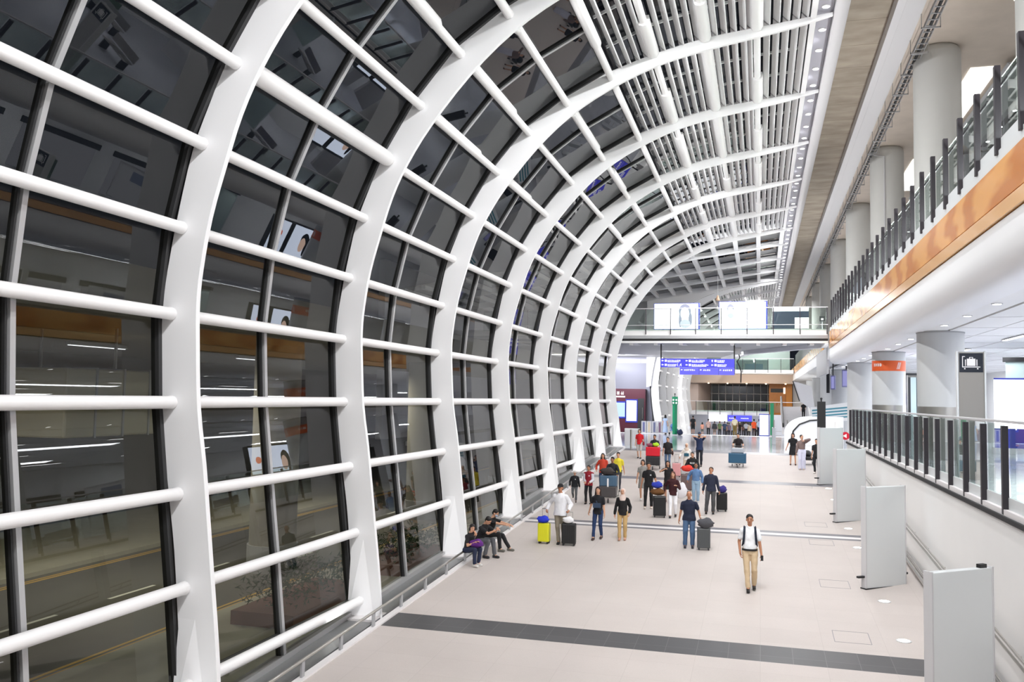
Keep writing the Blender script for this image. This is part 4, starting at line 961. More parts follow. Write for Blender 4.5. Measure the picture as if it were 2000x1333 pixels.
# curved white travelator housing and ticket gates to the right
t = thing('travelator_end', 'white rounded end of an escalator with a black handrail, right', 'escalator', (2.9, 56.5, 0))
b = MB(); arc = [(0 + 1.5 * math.cos(a), .9 + 1.0 * math.sin(a) + .2) for a in [math.radians(d) for d in range(90, 181, 9)]]
b.prism([(1.9, 0.0), (1.9, 2.1)] + arc + [(-1.5, 0.0)], 'y', 0, .4); b.build('housing', M_glossw, t, smooth=40)
b = MB(); b.tube([(x - .02, -.03, z + .0) for x, z in [(.6, 1.9), (.0, 1.85), (-.6, 1.6), (-.95, 1.2), (-1.1, .6)]], .045, 8); b.build('handrail', M_black, t)
for i, x in enumerate((.9, 1.8, 2.7)):
    t = thing('ticket_gate', 'grey steel gate by the escalator, %s from the left' % ORD[i].replace('nearest', 'first'), 'gate', (x, 64.0, 0), 0, 'steel gates by the escalator')
    b = MB(); b.box(-.12, .12, -.6, .6, 0, 1.15); b.build('cabinet', M_alu, t, bevel=.02); b = MB(); b.cyl((0, -.5), .05, 1.15, 1.7, 10); b.build('post', M_ss, t)
    b = MB(); 
    for z in (.3, .6, .9): b.bar((.12, 0, z), (.5, 0, z), .03, .03)
    b.build('rails', M_ss, t)
t = thing('striped_panel', 'slanted white and teal striped panel behind the black totem', 'panel', (4.4, 62, 0), math.radians(-10))
for x in (-.8, .8): b = MB(); b.box(x - .04, x + .04, .1, .18, 0, 2.6); b.build('leg', M_grey, t)
b = MB(); b.hexa([(-1.2, 0, 1.6), (1.2, 0, 1.8), (1.2, .1, 1.8), (-1.2, .1, 1.6), (-1.2, 0, 2.6), (1.2, 0, 3.0), (1.2, .1, 3.0), (-1.2, .1, 2.6)]); b.build('board', M_white, t)
b = MB()
for j in range(4): b.hexa([(-1.1, -.02, 1.75+.2*j), (1.1, -.02, 2.0+.2*j), (1.1, 0, 2.0+.2*j), (-1.1, 0, 1.75+.2*j), (-1.1, -.02, 1.85+.2*j), (1.1, -.02, 2.1+.2*j), (1.1, 0, 2.1+.2*j), (-1.1, 0, 1.85+.2*j)])
b.build('teal_stripes', mat('teal stripe', '#4f93a3', .5), t)
t = thing('leaning_display', 'tilted white display board with a black edge above the escalator', 'display', (3.0, 74, 0)); b = MB(); b.hexa([(0, 0, 3.0), (1.2, 0, 2.2), (1.2, .15, 2.2), (0, .15, 3.0), (-.5, 0, 4.6), (.9, 0, 4.2), (.9, .15, 4.2), (-.5, .15, 4.6)]); b.build('board', M_ltgrey, t)
b = MB(); b.bar((0, -.02, 3.0), (-.5, -.02, 4.6), .08, .08); b.build('edge', M_black, t)
b = MB(); b.box(.5, .6, .15, .25, 0, 3.4); b.build('post', M_grey, t)

# ================================================================ OUTSIDE (seen through the glass)
M_asph = mat('wet asphalt', '#5a584f', .6, var=.15, vscale=1.5)
M_pave = mat('concrete footpath', '#a6a28f', .8, var=.12, vscale=1.2)
mb = MB(); mb.box(-40, -9.4, -20, 150, -3.5, -3.1)
tag(mb.build('street', M_asph), 'dark asphalt road outside the curved window wall', 'road', kind='structure')
mb = MB(); mb.box(-14.2, -9.45, -20, 52, -3.1, -2.97)
tag(mb.build('pavement', M_pave), 'pale footpath just outside the window wall', 'footpath', kind='structure')
mb = MB(); mb.box(-30, -22.6, -20, 150, -3.1, -2.95)
tag(mb.build('pavement', M_pave), 'pale footpath on the far side of the road', 'footpath', kind='structure')
mb = MB()
for x in (-22.2, -22.0, -14.5, -14.7): mb.box(x - .05, x + .05, -20, 150, -3.1, -3.092)
tag(mb.build('road_line', mat('yellow road paint', '#c9a24a', .7)), 'double yellow lines along the road edges', 'road marking', kind='structure')
mb = MB(); 
for i in range(24): mb.box(-18.3, -18.18, -10 + 4 * i, -8 + 4 * i, -3.1, -3.092)
for i in range(9):
    for j in range(3): mb.box(-17.6 + .5 * j, -17.45 + .5 * j, 27 + .45 * i, 27.3 + .45 * i, -3.1, -3.09)
tag(mb.build('road_line', mat('white road paint', '#dcdcd0', .7)), 'white lane dashes and worn road letters', 'road marking', kind='structure')
mb = MB(); mb.box(-31, -30.6, -20, 150, -3, 9)
tag(mb.build('wall_8', mat('dark street wall', '#5d5b54', .8, var=.1)), 'dark wall on the far side of the road', 'wall', kind='structure')
mb = MB(); mb.box(-31, -13.5, -20, 150, 4.6, 5.8)
tag(mb.build('ceiling_44', mat('elevated road soffit', '#77736a', .8, var=.1)), 'underside of the elevated road outside', 'soffit', kind='structure')
for i, y in enumerate((13.6, 27.5, 41.5, 55.5)):
    t = thing('street_column', 'thick round concrete column outside the windows, %s from the camera' % ORD[i], 'column', (-16.2, y, 0), 0, 'round columns of the elevated road')
    b = MB(); b.cyl((0, 0), .8, -3.1, 4.6, 32); b.build('shaft', mat('street concrete', '#8f8b80', .8, var=.08), t, smooth=40)
    b = MB(); b.cyl((0, 0), .86, -3.1, -2.2, 32); b.build('collar', M_grey, t, smooth=40)
for i, (x, y) in enumerate(((-12.2, 22.5), (-12.0, 29.5))):
    t = thing('planter', ['brick edged planter with shrubs outside the second window bay', 'brick edged planter with shrubs outside the third window bay'][i], 'planter', (x, y, -2.97))
    b = MB(); b.box(-.9, .9, -2.2, 2.2, 0, .35); b.build('trough', mat('terracotta brick', '#7a5544', .8), t)
    f = MB(); rr = random.Random(i)
    for _ in range(900):
        p = Vector((rr.uniform(-.85, .85), rr.uniform(-2.1, 2.1), .35 + rr.random() ** .7 * .75)); d = Vector((rr.uniform(-1, 1), rr.uniform(-1, 1), rr.uniform(-.2, 1))).normalized(); s_ = d.cross(Vector((rr.random(), rr.random(), rr.random()))).normalized() * .05
        f.add([p - s_, p + d * .08 , p + s_, p + d * .2], [(0, 1, 3), (1, 2, 3)])
    tag(f.build('foliage', mat('dark green leaves', '#35502f', .6), t, recalc=False), kind='stuff')
for i, (y, z) in enumerate(((12, 4.48), (18, 4.48), (26, 4.48), (36, 4.48))):
    t = thing('street_lamp', 'slim fluorescent lamp under the elevated road, %s from the camera' % ORD[i], 'lamp', (-22.5, y, z)); b = MB(); b.box(-.1, .1, -1.4, 1.4, 0, .12); b.build('housing', M_grey, t); b = MB(); b.box(-.06, .06, -1.35, 1.35, -.02, 0); b.build('tube', emit('cool street tube', '#eef2ff', 3), t)
t = thing('lit_canopy_box', 'large faintly lit metal duct box hanging outside the first window bay', 'duct', (-17.5, 19.5, 1.6)); b = MB(); b.box(-1.5, 1.5, -2, 2, .2, 1.9); b.build('body', mat('pale duct metal', '#b6b09b', .5), t, bevel=.05)
b = MB(); 
for y in (-1, 0, 1): b.box(-1.53, 1.53, y - .03, y + .03, .18, 1.93)
b.build('seams', M_grey, t)
for x in (-1.2, 1.2): b = MB(); b.box(x - .03, x + .03, -.03, .03, 1.9, 3.1); b.build('hanger', M_grey, t)

# ================================================================ PEOPLE
_bake = []
_wr = bpy.data.textures.new('cloth folds', 'CLOUDS'); _wr.noise_scale = .16; _wr.noise_depth = 1
def remeshed(mb, name, m, parent, voxel, smooth_it=2, fold=0.0):
    o = mb.build(name, m, parent, recalc=False)
    for p in o.data.polygons: p.use_smooth = True
    md = o.modifiers.new('r', 'REMESH'); md.mode = 'VOXEL'; md.voxel_size = voxel; md.use_smooth_shade = True
    s = o.modifiers.new('s', 'SMOOTH'); s.iterations = smooth_it; s.factor = .5
    if fold:
        w_ = o.modifiers.new('w', 'DISPLACE'); w_.texture = _wr; w_.strength = fold; w_.mid_level = .45; w_.texture_coords = 'LOCAL'
    _bake.append(o); return o
def skin_mat(c): return mat('skin ' + c, c, .5)
def cloth(c, pat=0): return mat('cloth ' + c, c, .85, bump=.5, bscale=14, var=.05, vscale=6)
V = Vector
def ik(a, t, l1, l2, pole):
    a, t, pole = V(a), V(t), V(pole); d = t - a; L = min(d.length, (l1 + l2) * .999); d.normalize(); t2 = a + d * L
    x = (l1*l1 - l2*l2 + L*L) / (2*L); h = math.sqrt(max(0, l1*l1 - x*x)); p = pole - pole.dot(d) * d; p.normalize()
    return a + d * x + p * h, t2

def hand(mb, w, d, n, curl, side, s):
    """palm with four fingers and a thumb; d points to the fingertips, n is the palm normal"""
    d = V(d).normalized(); n = V(n); n = (n - n.dot(d) * d).normalized(); a = d.cross(n) * side
    w = V(w)
    mb.capsule(w, w + d * .03 * s, .026 * s, .030 * s, 8)
    for k in range(4):
        u = (k - 1.5) * .0195 * s
        mb.capsule(w + d * .02 * s + a * u * .7, w + d * .085 * s + a * u, .014 * s, .0125 * s, 8)
        L = (.036, .042, .04, .031)[k] * s; p0 = w + d * .085 * s + a * u
        c1 = curl * .9; d1 = d * math.cos(c1) + n * math.sin(c1); p1 = p0 + d1 * L
        c2 = curl * 2.0; d2 = d * math.cos(c2) + n * math.sin(c2); p2 = p1 + d2 * L * .85
        mb.capsule(p0, p1, .0115 * s, .010 * s, 8); mb.capsule(p1, p2, .010 * s, .009 * s, 8)
    b0 = w + d * .025 * s - a * .028 * s; t1 = (d * .6 - a * .75 + n * .35).normalized(); t2 = (d * .9 - a * .2 + n * (.3 + curl * .4)).normalized()
    p1 = b0 + t1 * .04 * s; mb.capsule(b0, p1, .014 * s, .0115 * s, 8); mb.capsule(p1, p1 + t2 * .035 * s, .0115 * s, .0095 * s, 8)

def person(label, X, Y, H, face=0, top=('tee', '#1c1c20'), bottom=('trousers', '#444444'), shoes='#222222', hair=('short', '#1d1715'), skin='#c9997a',
           step=.0, hands=None, curl=(.5, .5), look=(0, 0), lean=0.0, seated=None, fem=False, feet=None, z=None, near=True, build=1.0, extras=(), bare=False, group=None, gap=0.0):
    s = H / 1.75; vox = .0085 if near else .015
    root_z = rz(Y) if z is None else z
    Rz_ = Matrix.Rotation(math.radians(face), 3, 'Z')
    hipz = (.93 if seated is None else seated) ; hip = V((0, 0, hipz)); Lm = Matrix.Rotation(lean, 3, 'X')
    def U(x, y, zz): return hip + Lm @ V((x, y, zz - .93))         # upper body point, given for a standing figure
    B = MB(); S_ = lambda p: V(p) * s
    w = .92 if fem else 1.0; w *= build
    # --- legs
    if feet is None: feet = ((-.085, step * .5, 0 if step <= 0 else .03), (.085, -step * .5, 0 if step >= 0 else .03)) if seated is None else ((-.11, -.46, 0), (.11, -.43, 0))
    legs = []
    for sx, f in ((-1, feet[0]), (1, feet[1])):
        h0 = hip + V((sx * .09, 0, 0)); an = V((f[0], f[1], f[2] + .085))
        kn, an = ik(h0, an, .43, .43, (sx * .05, -1, .05 if seated is None else .6)); legs.append((h0, kn, an, f))
    for h0, kn, an, f in legs:
        B.capsule(S_(h0), S_(kn), .08 * s, .052 * s); B.capsule(S_(kn), S_(an), .052 * s, .034 * s); 
        B.capsule(S_(an), S_(an + V((0, -.10, -.05))), .034 * s, .028 * s)
    # --- torso
    def rings(rs, grow=0): return [(tuple(S_(U(0, yy, zz))), (rx * w + grow) * s, (ry * build + grow) * s) for zz, rx, ry, yy in rs]
    B.loft(rings([(.84, .12, .085, 0), (.93, .15, .10, 0), (1.05, .13, .09, 0), (1.25, .15, .10, 0), (1.36, .15, .09, 0), (1.44, .095, .07, .01), (1.5, .058, .058, .01)]), 14)
    B.capsule(S_(U(0, .012, 1.45)), S_(U(0, -.005, 1.56)), .055 * s, .05 * s)
    # --- arms
    if hands is None: hands = ((-.27, .06 - step * .35, .80), (.27, .06 + step * .35, .80))
    arms = []
    for i, sx in ((0, -1), (1, 1)):
        sh = U(sx * .168 * w, 0, 1.375); t = hands[i]
        t = V(t) if seated is None else V(t)
        el, wr = ik(sh, t, .285, .25, (sx * .5, .9, -.35)); arms.append((sh, el, wr, sx))
        B.capsule(S_(sh), S_(el), .047 * s, .038 * s); B.capsule(S_(el), S_(wr), .038 * s, .026 * s)
        d = (wr - el).normalized(); n = V((-sx, -.2, .0)) if abs(d.z) > .5 else V((0, 0, -1 if d.y < 0 else 1))
        hand(B, S_(wr), d, n, curl[i], -sx, s)
    # --- head
    yaw, pitch = math.radians(look[0]), math.radians(look[1])
    HR = Lm @ Matrix.Rotation(yaw, 3, 'Z') @ Matrix.Rotation(-pitch, 3, 'X')
    hp = U(0, -.01, 1.50) + HR @ V((0, -.005, .128))
    def Hd(p): return S_(hp + HR @ V(p))
    B.ell(Hd((0, 0, .018)), .075 * s, .094 * s, .098 * s, HR); B.ell(Hd((0, -.018, -.045)), .058 * s, .07 * s, .07 * s, HR)
    B.capsule(Hd((0, -.085, .012)), Hd((0, -.102, -.022)), .011 * s, .016 * s, 8)
    for sx in (-1, 1): B.ell(Hd((sx * .077, .008, -.005)), .011 * s, .02 * s, .03 * s, HR, 8, 6)
    sm = skin_mat(skin)
    root = remeshed(B, 'person', sm, None, vox * s)
    tag(root, label, 'person', group); root.location = (X, Y, root_z + gap); root.rotation_euler = (0, 0, math.radians(face))
    cv = (.011 if near else .016) * s
    # --- face
    if near and not bare:
        dk = mat('dark eye', '#1a1210', .3); lip = mat('lip', '#9c5a4c', .5)
        for sx in (-1, 1):
            e = MB(); e.ell(Hd((sx * .03, -.0875, .018)), .0105 * s, .007 * s, .006 * s, HR, 10, 6); e.build('eye', dk, root, smooth=60)
            e = MB(); e.capsule(Hd((sx * .018, -.0925, .038)), Hd((sx * .045, -.084, .038)), .0045 * s, .0035 * s, 6); e.build('eyebrow', dk, root, smooth=60)
        e = MB(); e.capsule(Hd((-.018, -.0865, -.052)), Hd((.018, -.0865, -.052)), .006 * s, .006 * s, 6); e.build('mouth', lip, root, smooth=60)
    # --- hair and headwear
    hk, hc = hair; hm = mat('hair ' + hc, hc, .6)
    hb = MB()
    if hk == 'short':
        hb.ell(Hd((0, .018, .05)), .083 * s, .097 * s, .085 * s, HR); hb.ell(Hd((0, .045, .0)), .074 * s, .068 * s, .075 * s, HR); remeshed(hb, 'hair', hm, root, cv * .7, 2, .02 * s)
    elif hk == 'thin':
        hb.ell(Hd((0, .035, .025)), .081 * s, .086 * s, .078 * s, HR); remeshed(hb, 'hair', hm, root, cv * .7, 2, .02 * s)
    elif hk == 'long':
        hb.ell(Hd((0, .018, .045)), .086 * s, .1 * s, .088 * s, HR); hb.ell(Hd((0, .055, -.08)), .088 * s, .055 * s, .15 * s, HR)
        for sx in (-1, 1): hb.capsule(Hd((sx * .078, .0, .03)), Hd((sx * .09, .01, -.17)), .025 * s, .03 * s)
        hb.ell(Hd((0, .065, -.17)), .1 * s, .045 * s, .12 * s, HR)
        remeshed(hb, 'hair', hm, root, cv * .8, 2, .02 * s)
    elif hk == 'bob':
        hb.ell(Hd((0, .018, .045)), .086 * s, .1 * s, .088 * s, HR); hb.ell(Hd((0, .04, -.04)), .088 * s, .07 * s, .09 * s, HR)
        for sx in (-1, 1): hb.capsule(Hd((sx * .076, .0, .03)), Hd((sx * .083, -.005, -.07)), .024 * s, .026 * s)
        remeshed(hb, 'hair', hm, root, cv * .8, 2, .02 * s)
    elif hk == 'tied':
        hb.ell(Hd((0, .02, .045)), .085 * s, .098 * s, .088 * s, HR); hb.ell(Hd((0, .10, .02)), .035 * s, .035 * s, .04 * s, HR); hb.ell(Hd((0, .05, 0)), .076 * s, .06 * s, .07 * s, HR)
        remeshed(hb, 'hair', hm, root, cv * .8, 2, .02 * s)
    elif hk == 'hijab':
        hb.ell(Hd((0, .024, .02)), .094 * s, .108 * s, .118 * s, HR); hb.ell(Hd((0, .01, -.085)), .083 * s, .085 * s, .06 * s, HR)
        a = U(0, .0, 1.47); hb.loft([(tuple(S_(U(0, -.01, 1.34))), .13 * s, .115 * s), (tuple(S_(U(0, -.01, 1.43))), .125 * s, .10 * s), (tuple(S_(U(0, 0, 1.53))), .08 * s, .08 * s)], 14)
        remeshed(hb, 'headscarf', cloth(hc), root, cv * .8)
    elif hk in ('cap', 'hat'):
        hb.ell(Hd((0, .03, .0)), .082 * s, .085 * s, .08 * s, HR); remeshed(hb, 'hair', mat('hair #1d1715', '#1d1715', .6), root, cv * .8)
        c_ = MB(); c_.ell(Hd((0, .012, .06)), .09 * s, .106 * s, .072 * s, HR)
        if hk == 'cap': c_.ell(Hd((0, -.1, .052)), .07 * s, .075 * s, .012 * s, HR)
        else: c_.ell(Hd((0, .0, .04)), .135 * s, .145 * s, .014 * s, HR)
        remeshed(c_, 'cap' if hk == 'cap' else 'hat', cloth(hc), root, cv * .7)
    # --- top
    tk, tc = top[0], top[1]; t_ = MB()
    full = tk in ('long', 'hoodie', 'jacket', 'coat')
    g = {'tee': .012, 'polo': .014, 'shirt': .016, 'long': .016, 'hoodie': .026, 'jacket': .022, 'dress': .012, 'coat': .03, 'crop': .02}[tk]
    hem = {'dress': .55, 'crop': 1.02, 'coat': .62, 'hoodie': .82, 'shirt': .95 if len(top) < 3 else .95}.get(tk, .84)
    body = [(.95, .166, .12, 0), (1.05, .148, .106, 0), (1.25, .156, .108, 0), (1.36, .148, .096, 0), (1.42, .118, .08, .006), (1.455, .085, .068, .01), (1.482, .062, .06, .01)]
    if tk in ('dress', 'coat') and seated is None:
        lo = [(hem, .20, .15, 0), (.75, .185, .135, 0)]
    else: lo = [(hem, .176, .128, 0), (.88, .174, .126, 0)] if hem < .93 else []
    if hem >= .93: body = [(hem, .150, .103, 0)] + [b for b in body if b[0] > hem + .02]
    t_.loft(rings(lo + body, g), 18)
    for sh, el, wr, sx in arms:
        t_.capsule(S_(sh + V((-sx * .08, 0, .022))), S_(sh), (.042 + g) * s, (.046 + g) * s)
        if full:
            t_.capsule(S_(sh), S_(el), (.05 + g) * s, (.041 + g) * s); e2 = el + (wr - el) * .93; t_.capsule(S_(el), S_(e2), (.041 + g) * s, (.03 + g * .8) * s)
        else:
            f_ = .62 if tk != 'dress' or not fem else .45; e2 = sh + (el - sh) * f_; t_.capsule(S_(sh), S_(e2), (.05 + g) * s, (.047 + g) * s)
    if tk == 'hoodie': t_.ell(tuple(S_(U(0, .07, 1.47))), .12 * s, .07 * s, .07 * s)
    remeshed(t_, {'tee': 't_shirt', 'polo': 'polo_shirt', 'shirt': 'shirt', 'long': 'sweater', 'hoodie': 'hoodie', 'jacket': 'jacket', 'dress': 'dress', 'coat': 'coat', 'crop': 'cropped_jacket'}[tk], cloth(tc), root, cv, 3, .030 * s)
    if tk in ('polo', 'shirt'):
        c_ = MB(); 
        for sx in (-1, 1): c_.capsule(S_(U(sx * .012, -.085, 1.44)), S_(U(sx * .062, -.03, 1.50)), .014 * s, .013 * s, 8)
        c_.build('collar', cloth(tc), root, smooth=60)
    # --- bottom
    bk, bc = bottom
    if bk != 'none':
        b_ = MB(); gb = {'trousers': .014, 'jeans': .009, 'shorts': .022, 'wide': .03, 'skirt': .02, 'loose': .024}[bk]
        b_.loft([(tuple(S_(hip + V((0, 0, dz)))), (rx * w + gb * .5) * s, (ry * build + gb * .5) * s) for dz, rx, ry in ((-.1, .135, .10), (-.02, .155, .108), (.05, .15, .102), (.10, .142, .096))], 16)
        for h0, kn, an, f in legs:
            if bk == 'skirt': continue
            b_.capsule(S_(h0), S_(kn), (.083 + gb) * s, (.055 + gb) * s)
            if bk != 'shorts':
                a2 = kn + (an - kn) * (.93 if bk != 'wide' else 1.02); b_.capsule(S_(kn), S_(a2), (.055 + gb) * s, (.042 + gb * (1 if bk != 'wide' else 1.9)) * s)
        if bk == 'skirt':
            b_.loft([(tuple(S_((0, 0, zz))), rx * s, ry * s) for zz, rx, ry in ((.18, .26, .22), (.5, .22, .17), (.85, .17, .12))], 18)
        remeshed(b_, {'trousers': 'trousers', 'jeans': 'jeans', 'shorts': 'shorts', 'wide': 'wide_trousers', 'skirt': 'skirt', 'loose': 'trousers'}[bk], cloth(bc), root, cv, 3, .026 * s)
    # --- shoes
    shm = mat('shoe ' + shoes, shoes, .5)
    for h0, kn, an, f in legs:
        c_ = MB(); ax = an.x; ay = an.y; az = an.z - .085
        c_.capsule(S_((ax, ay + .035, az + .045)), S_((ax, ay - .02, az + .05)), .043 * s, .045 * s); c_.capsule(S_((ax, ay - .02, az + .045)), S_((ax, ay - .145, az + .034)), .043 * s, .034 * s)
        c_.box((ax - .038) * s, (ax + .038) * s, (ay - .15) * s, (ay + .06) * s, (az + .0) * s, (az + .03) * s)
        remeshed(c_, 'shoe', shm, root, cv * .75, 1)
    # --- extras (worn or printed)
    for ex in extras:
        k_ = ex[0]
        if k_ == 'belt':
            c_ = MB(); c_.loft([(tuple(S_(U(0, 0, zz))), (.158 * w + .022) * s, (.112 * build + .022) * s) for zz in (.925, .968)], 24); c_.build('belt', M_black, root, smooth=50)
        elif k_ == 'straps':
            for sx in (-1, 1):
                c_ = MB()
                pts = [U(sx * .115, .06, 1.46), U(sx * .12, -.03, 1.475), U(sx * .125, -.115, 1.38), U(sx * .135, -.132, 1.24), U(sx * .15, -.10, 1.1), U(sx * .16, -.0, 1.02)]
                for a, b in zip(pts[:-1], pts[1:]): c_.bar(S_(a), S_(b), .05 * s, .014 * s, up=(0, -1, .2))
                c_.build('strap', cloth(ex[1]), root)
        elif k_ == 'pack':
            c_ = MB(); c_.ell(tuple(S_(U(0, .17, 1.22))), .15 * s, .09 * s, .22 * s); c_.build('backpack', cloth(ex[1]), root, smooth=70)
        elif k_ == 'crossbody':
            c_ = MB(); c_.bar(S_(U(-.13, -.02, 1.46)), S_(U(.0, -.135, 1.22)), .03 * s, .01 * s, up=(0, -1, 0)); c_.build('strap', cloth(ex[1]), root)
            c_ = MB(); c_.box(-.13 * s, .13 * s, -.20 * s, -.135 * s, 1.06 * s, 1.22 * s); c_.build('crossbody_bag', cloth(ex[1]), root, bevel=.01)
        elif k_ == 'mask':
            c_ = MB(); c_.ell(Hd((0, -.06, -.04)), .06 * s, .05 * s, .045 * s, HR); c_.build('face_mask', mat('mask blue', '#9fb4cf', .7), root, smooth=70)
        elif k_ == 'letters':
            cu = bpy.data.curves.new('t', 'FONT'); cu.body = ex[1]; cu.size = .11 * s; cu.extrude = .012; cu.align_x = 'CENTER'
            ob = bpy.data.objects.new('t', cu); me = bpy.data.meshes.new_from_object(ob); bpy.data.objects.remove(ob)
            o = bpy.data.objects.new('chest_lettering', me); C.objects.link(o); o.parent = root; o.location = S_(U(0, -.145, 1.22)); o.rotation_euler = (PI/2, 0, 0); me.materials.append(M_white)
        elif k_ == 'motif':
            c_ = MB(); c_.ell(tuple(S_(U(ex[2], -.13, 1.28))), .03 * s, .015 * s, .03 * s); c_.build('chest_badge', mat('badge ' + ex[1], ex[1], .6), root, smooth=70)
        elif k_ == 'sidebag':
            c_ = MB(); c_.bar(S_(U(-.08 * ex[2], -.05, 1.47)), S_(U(.22 * ex[2], -.03, .98)), .025 * s, .01 * s, up=(0, -1, 0)); c_.ell(tuple(S_(U(.25 * ex[2], .02, .9))), .06 * s, .13 * s, .12 * s); c_.build('shoulder_bag', cloth(ex[1]), root, smooth=70)
        elif k_ == 'sleeves':
            c_ = MB()
            for sh, el, wr, sx in arms:
                c_.capsule(S_(sh + (el - sh) * .12), S_(el), .080 * s, .071 * s); c_.capsule(S_(el), S_(el + (wr - el) * .92), .071 * s, .056 * s)
            remeshed(c_, 'sleeves', cloth(ex[1]), root, cv)
    return root

def rounded(mb_or, *a): pass
def suitcase(label, X, Y, w, d, h, col, handle=.35, rz_=0, z=None, tilt=0, shiny=.4, name='suitcase', wheels=True, group=None):
    zz = rz(Y) if z is None else z
    t = thing(name, label, 'suitcase', (X, Y, zz), math.radians(rz_), group); t.rotation_euler = (tilt, 0, math.radians(rz_))
    m = mat('case ' + col, col, shiny); z0 = .06 if wheels else 0
    b = MB(); b.box(-w/2, w/2, -d/2, d/2, z0, z0 + h); b.build('shell', m, t, bevel=.035)
    b = MB()
    for i in range(5): x = -w/2 + w * (i + 1) / 6; b.box(x - .006, x + .006, -d/2 - .006, d/2 + .006, z0 + .06, z0 + h - .06)
    b.build('ridges', m, t)
    b = MB(); b.box(-w/2 - .003, w/2 + .003, -.008, .008, z0 - .003, z0 + h + .003); b.build('zip_seam', M_black, t)
    b = MB(); b.tube([(-.07, -.01, z0 + h), (-.06, -.01, z0 + h + .03), (.06, -.01, z0 + h + .03), (.07, -.01, z0 + h)], .01, 6); b.build('grab_handle', M_black, t)
    if handle:
        b = MB()
        for sx in (-.09, .09): b.tube([(sx, d/2 - .03, z0 + h), (sx, d/2 - .03, z0 + h + handle)], .008, 6)
        b.tube([(-.1, d/2 - .03, z0 + h + handle), (.1, d/2 - .03, z0 + h + handle)], .015, 8); b.build('telescopic_handle', M_ss, t)
    if wheels:
        for sx in (-1, 1):
            for sy in (-1, 1): b = MB(); b.tube([(sx * (w/2 - .05) - .02, sy * (d/2 - .05), .03), (sx * (w/2 - .05) + .02, sy * (d/2 - .05), .03)], .03, 10); b.box(sx * (w/2 - .05) - .012, sx * (w/2 - .05) + .012, sy * (d/2 - .05) - .015, sy * (d/2 - .05) + .015, .03, .08); b.build('wheel', M_black, t)
    return t
def soft_bag(label, X, Y, Z, rx, ry, rz__, col, name='bag', seed=0):
    b = MB(); b.ell((0, 0, rz__), rx, ry, rz__, None, 22, 14); r = random.Random(seed)
    b.v = [(x * (1 + .09 * math.sin(9*z/rz__ + seed)) + r.uniform(-1, 1) * rx * .05, y + r.uniform(-1, 1) * ry * .06, max(0, z * (1 + .08 * math.sin(5 * x / rx)))) for x, y, z in b.v]
    o = b.build(name, cloth(col), None, smooth=70); o.location = (X, Y, Z); tag(o, label, 'bag'); return o
def cart(label, X, Y, face=0, group=None):
    t = thing('luggage_cart', label, 'luggage cart', (X, Y, rz(Y)), math.radians(face), group)
    b = MB(); b.tube([(-.3, -.42, .2), (-.32, .35, .24), (.32, .35, .24), (.3, -.42, .2), (-.3, -.42, .2)], .018, 8); b.tube([(0, -.42, .2), (0, .35, .24)], .015, 6); b.build('platform', M_ss, t, smooth=60)
    b = MB()
    for sx in (-1, 1): b.tube([(sx * .3, .3, .22), (sx * .27, .42, .7), (sx * .26, .5, 1.02)], .016, 8)
    for z_ in (.45, .7, .9): b.tube([(-.28, .3 + z_ * .17, z_), (.28, .3 + z_ * .17, z_)], .01, 6)
    b.build('back_frame', M_ss, t, smooth=60)
    b = MB(); b.tube([(-.3, .52, 1.03), (.3, .52, 1.03)], .022, 8); b.build('handle', M_black, t)
    b = MB(); b.box(-.24, .24, .3, .44, .78, .96); b.build('basket', M_ltgrey, t, bevel=.01)
    for p in ((-.27, .3), (.27, .3), (0, -.38)):
        b = MB(); b.tube([(p[0] - .02, p[1], .075), (p[0] + .02, p[1], .075)], .075, 14); b.box(p[0] - .015, p[0] + .015, p[1] - .015, p[1] + .015, .075, .22); b.build('wheel', M_black, t)
    return t

SK = ['#d2a184', '#b98263', '#c9977a', '#a8755a']
# ---- nearest man
person('man walking alone nearest the camera in white shirt, beige trousers and backpack straps', -.25, 22.76, 1.84, 2, ('shirt', '#f4f5f8'), ('trousers', '#cdb594'), '#1b1a1c', ('short', '#191413'), SK[1],
       step=.0, feet=((-.04, -.16, .0), (.10, .10, .03)), hands=((-.22, -.03, .88), (.27, -.06, .80)), look=(-4, 2), extras=(('belt',), ('straps', '#1b2233'), ('pack', '#1b2233')))
t = thing('mobile_phone', 'dark phone in the left hand of the nearest man', 'phone', (.04, 22.62, rz(22.7) + .76)); b = MB(); b.box(-.03, .03, -.006, .006, 0, .13); b.build('case', M_black, t, bevel=.004)
# ---- man in polo with grey case
person('older man in navy polo shirt and blue jeans pulling a grey suitcase', -2.05, 27.13, 1.67, 4, ('polo', '#191f36'), ('loose', '#4a6486'), '#2c2c3a', ('thin', '#8d8784'), SK[1], feet=((-.12, -.04, 0), (.11, -.02, 0)),
       hands=((-.31, .05, .82), (.36, .0, .88)), curl=(.4, 1.1), build=1.12, look=(0, 10))
suitcase('grey suitcase pulled by the older man in navy polo', -1.61, 26.95, .38, .25, .58, '#4e5153', .3, 6)
soft_bag('grey duffel bag on the grey suitcase of the man in navy polo', -1.55, 26.9, rz(26.9) + .64, .24, .16, .15, '#4b4b50', 'duffel_bag', 3)
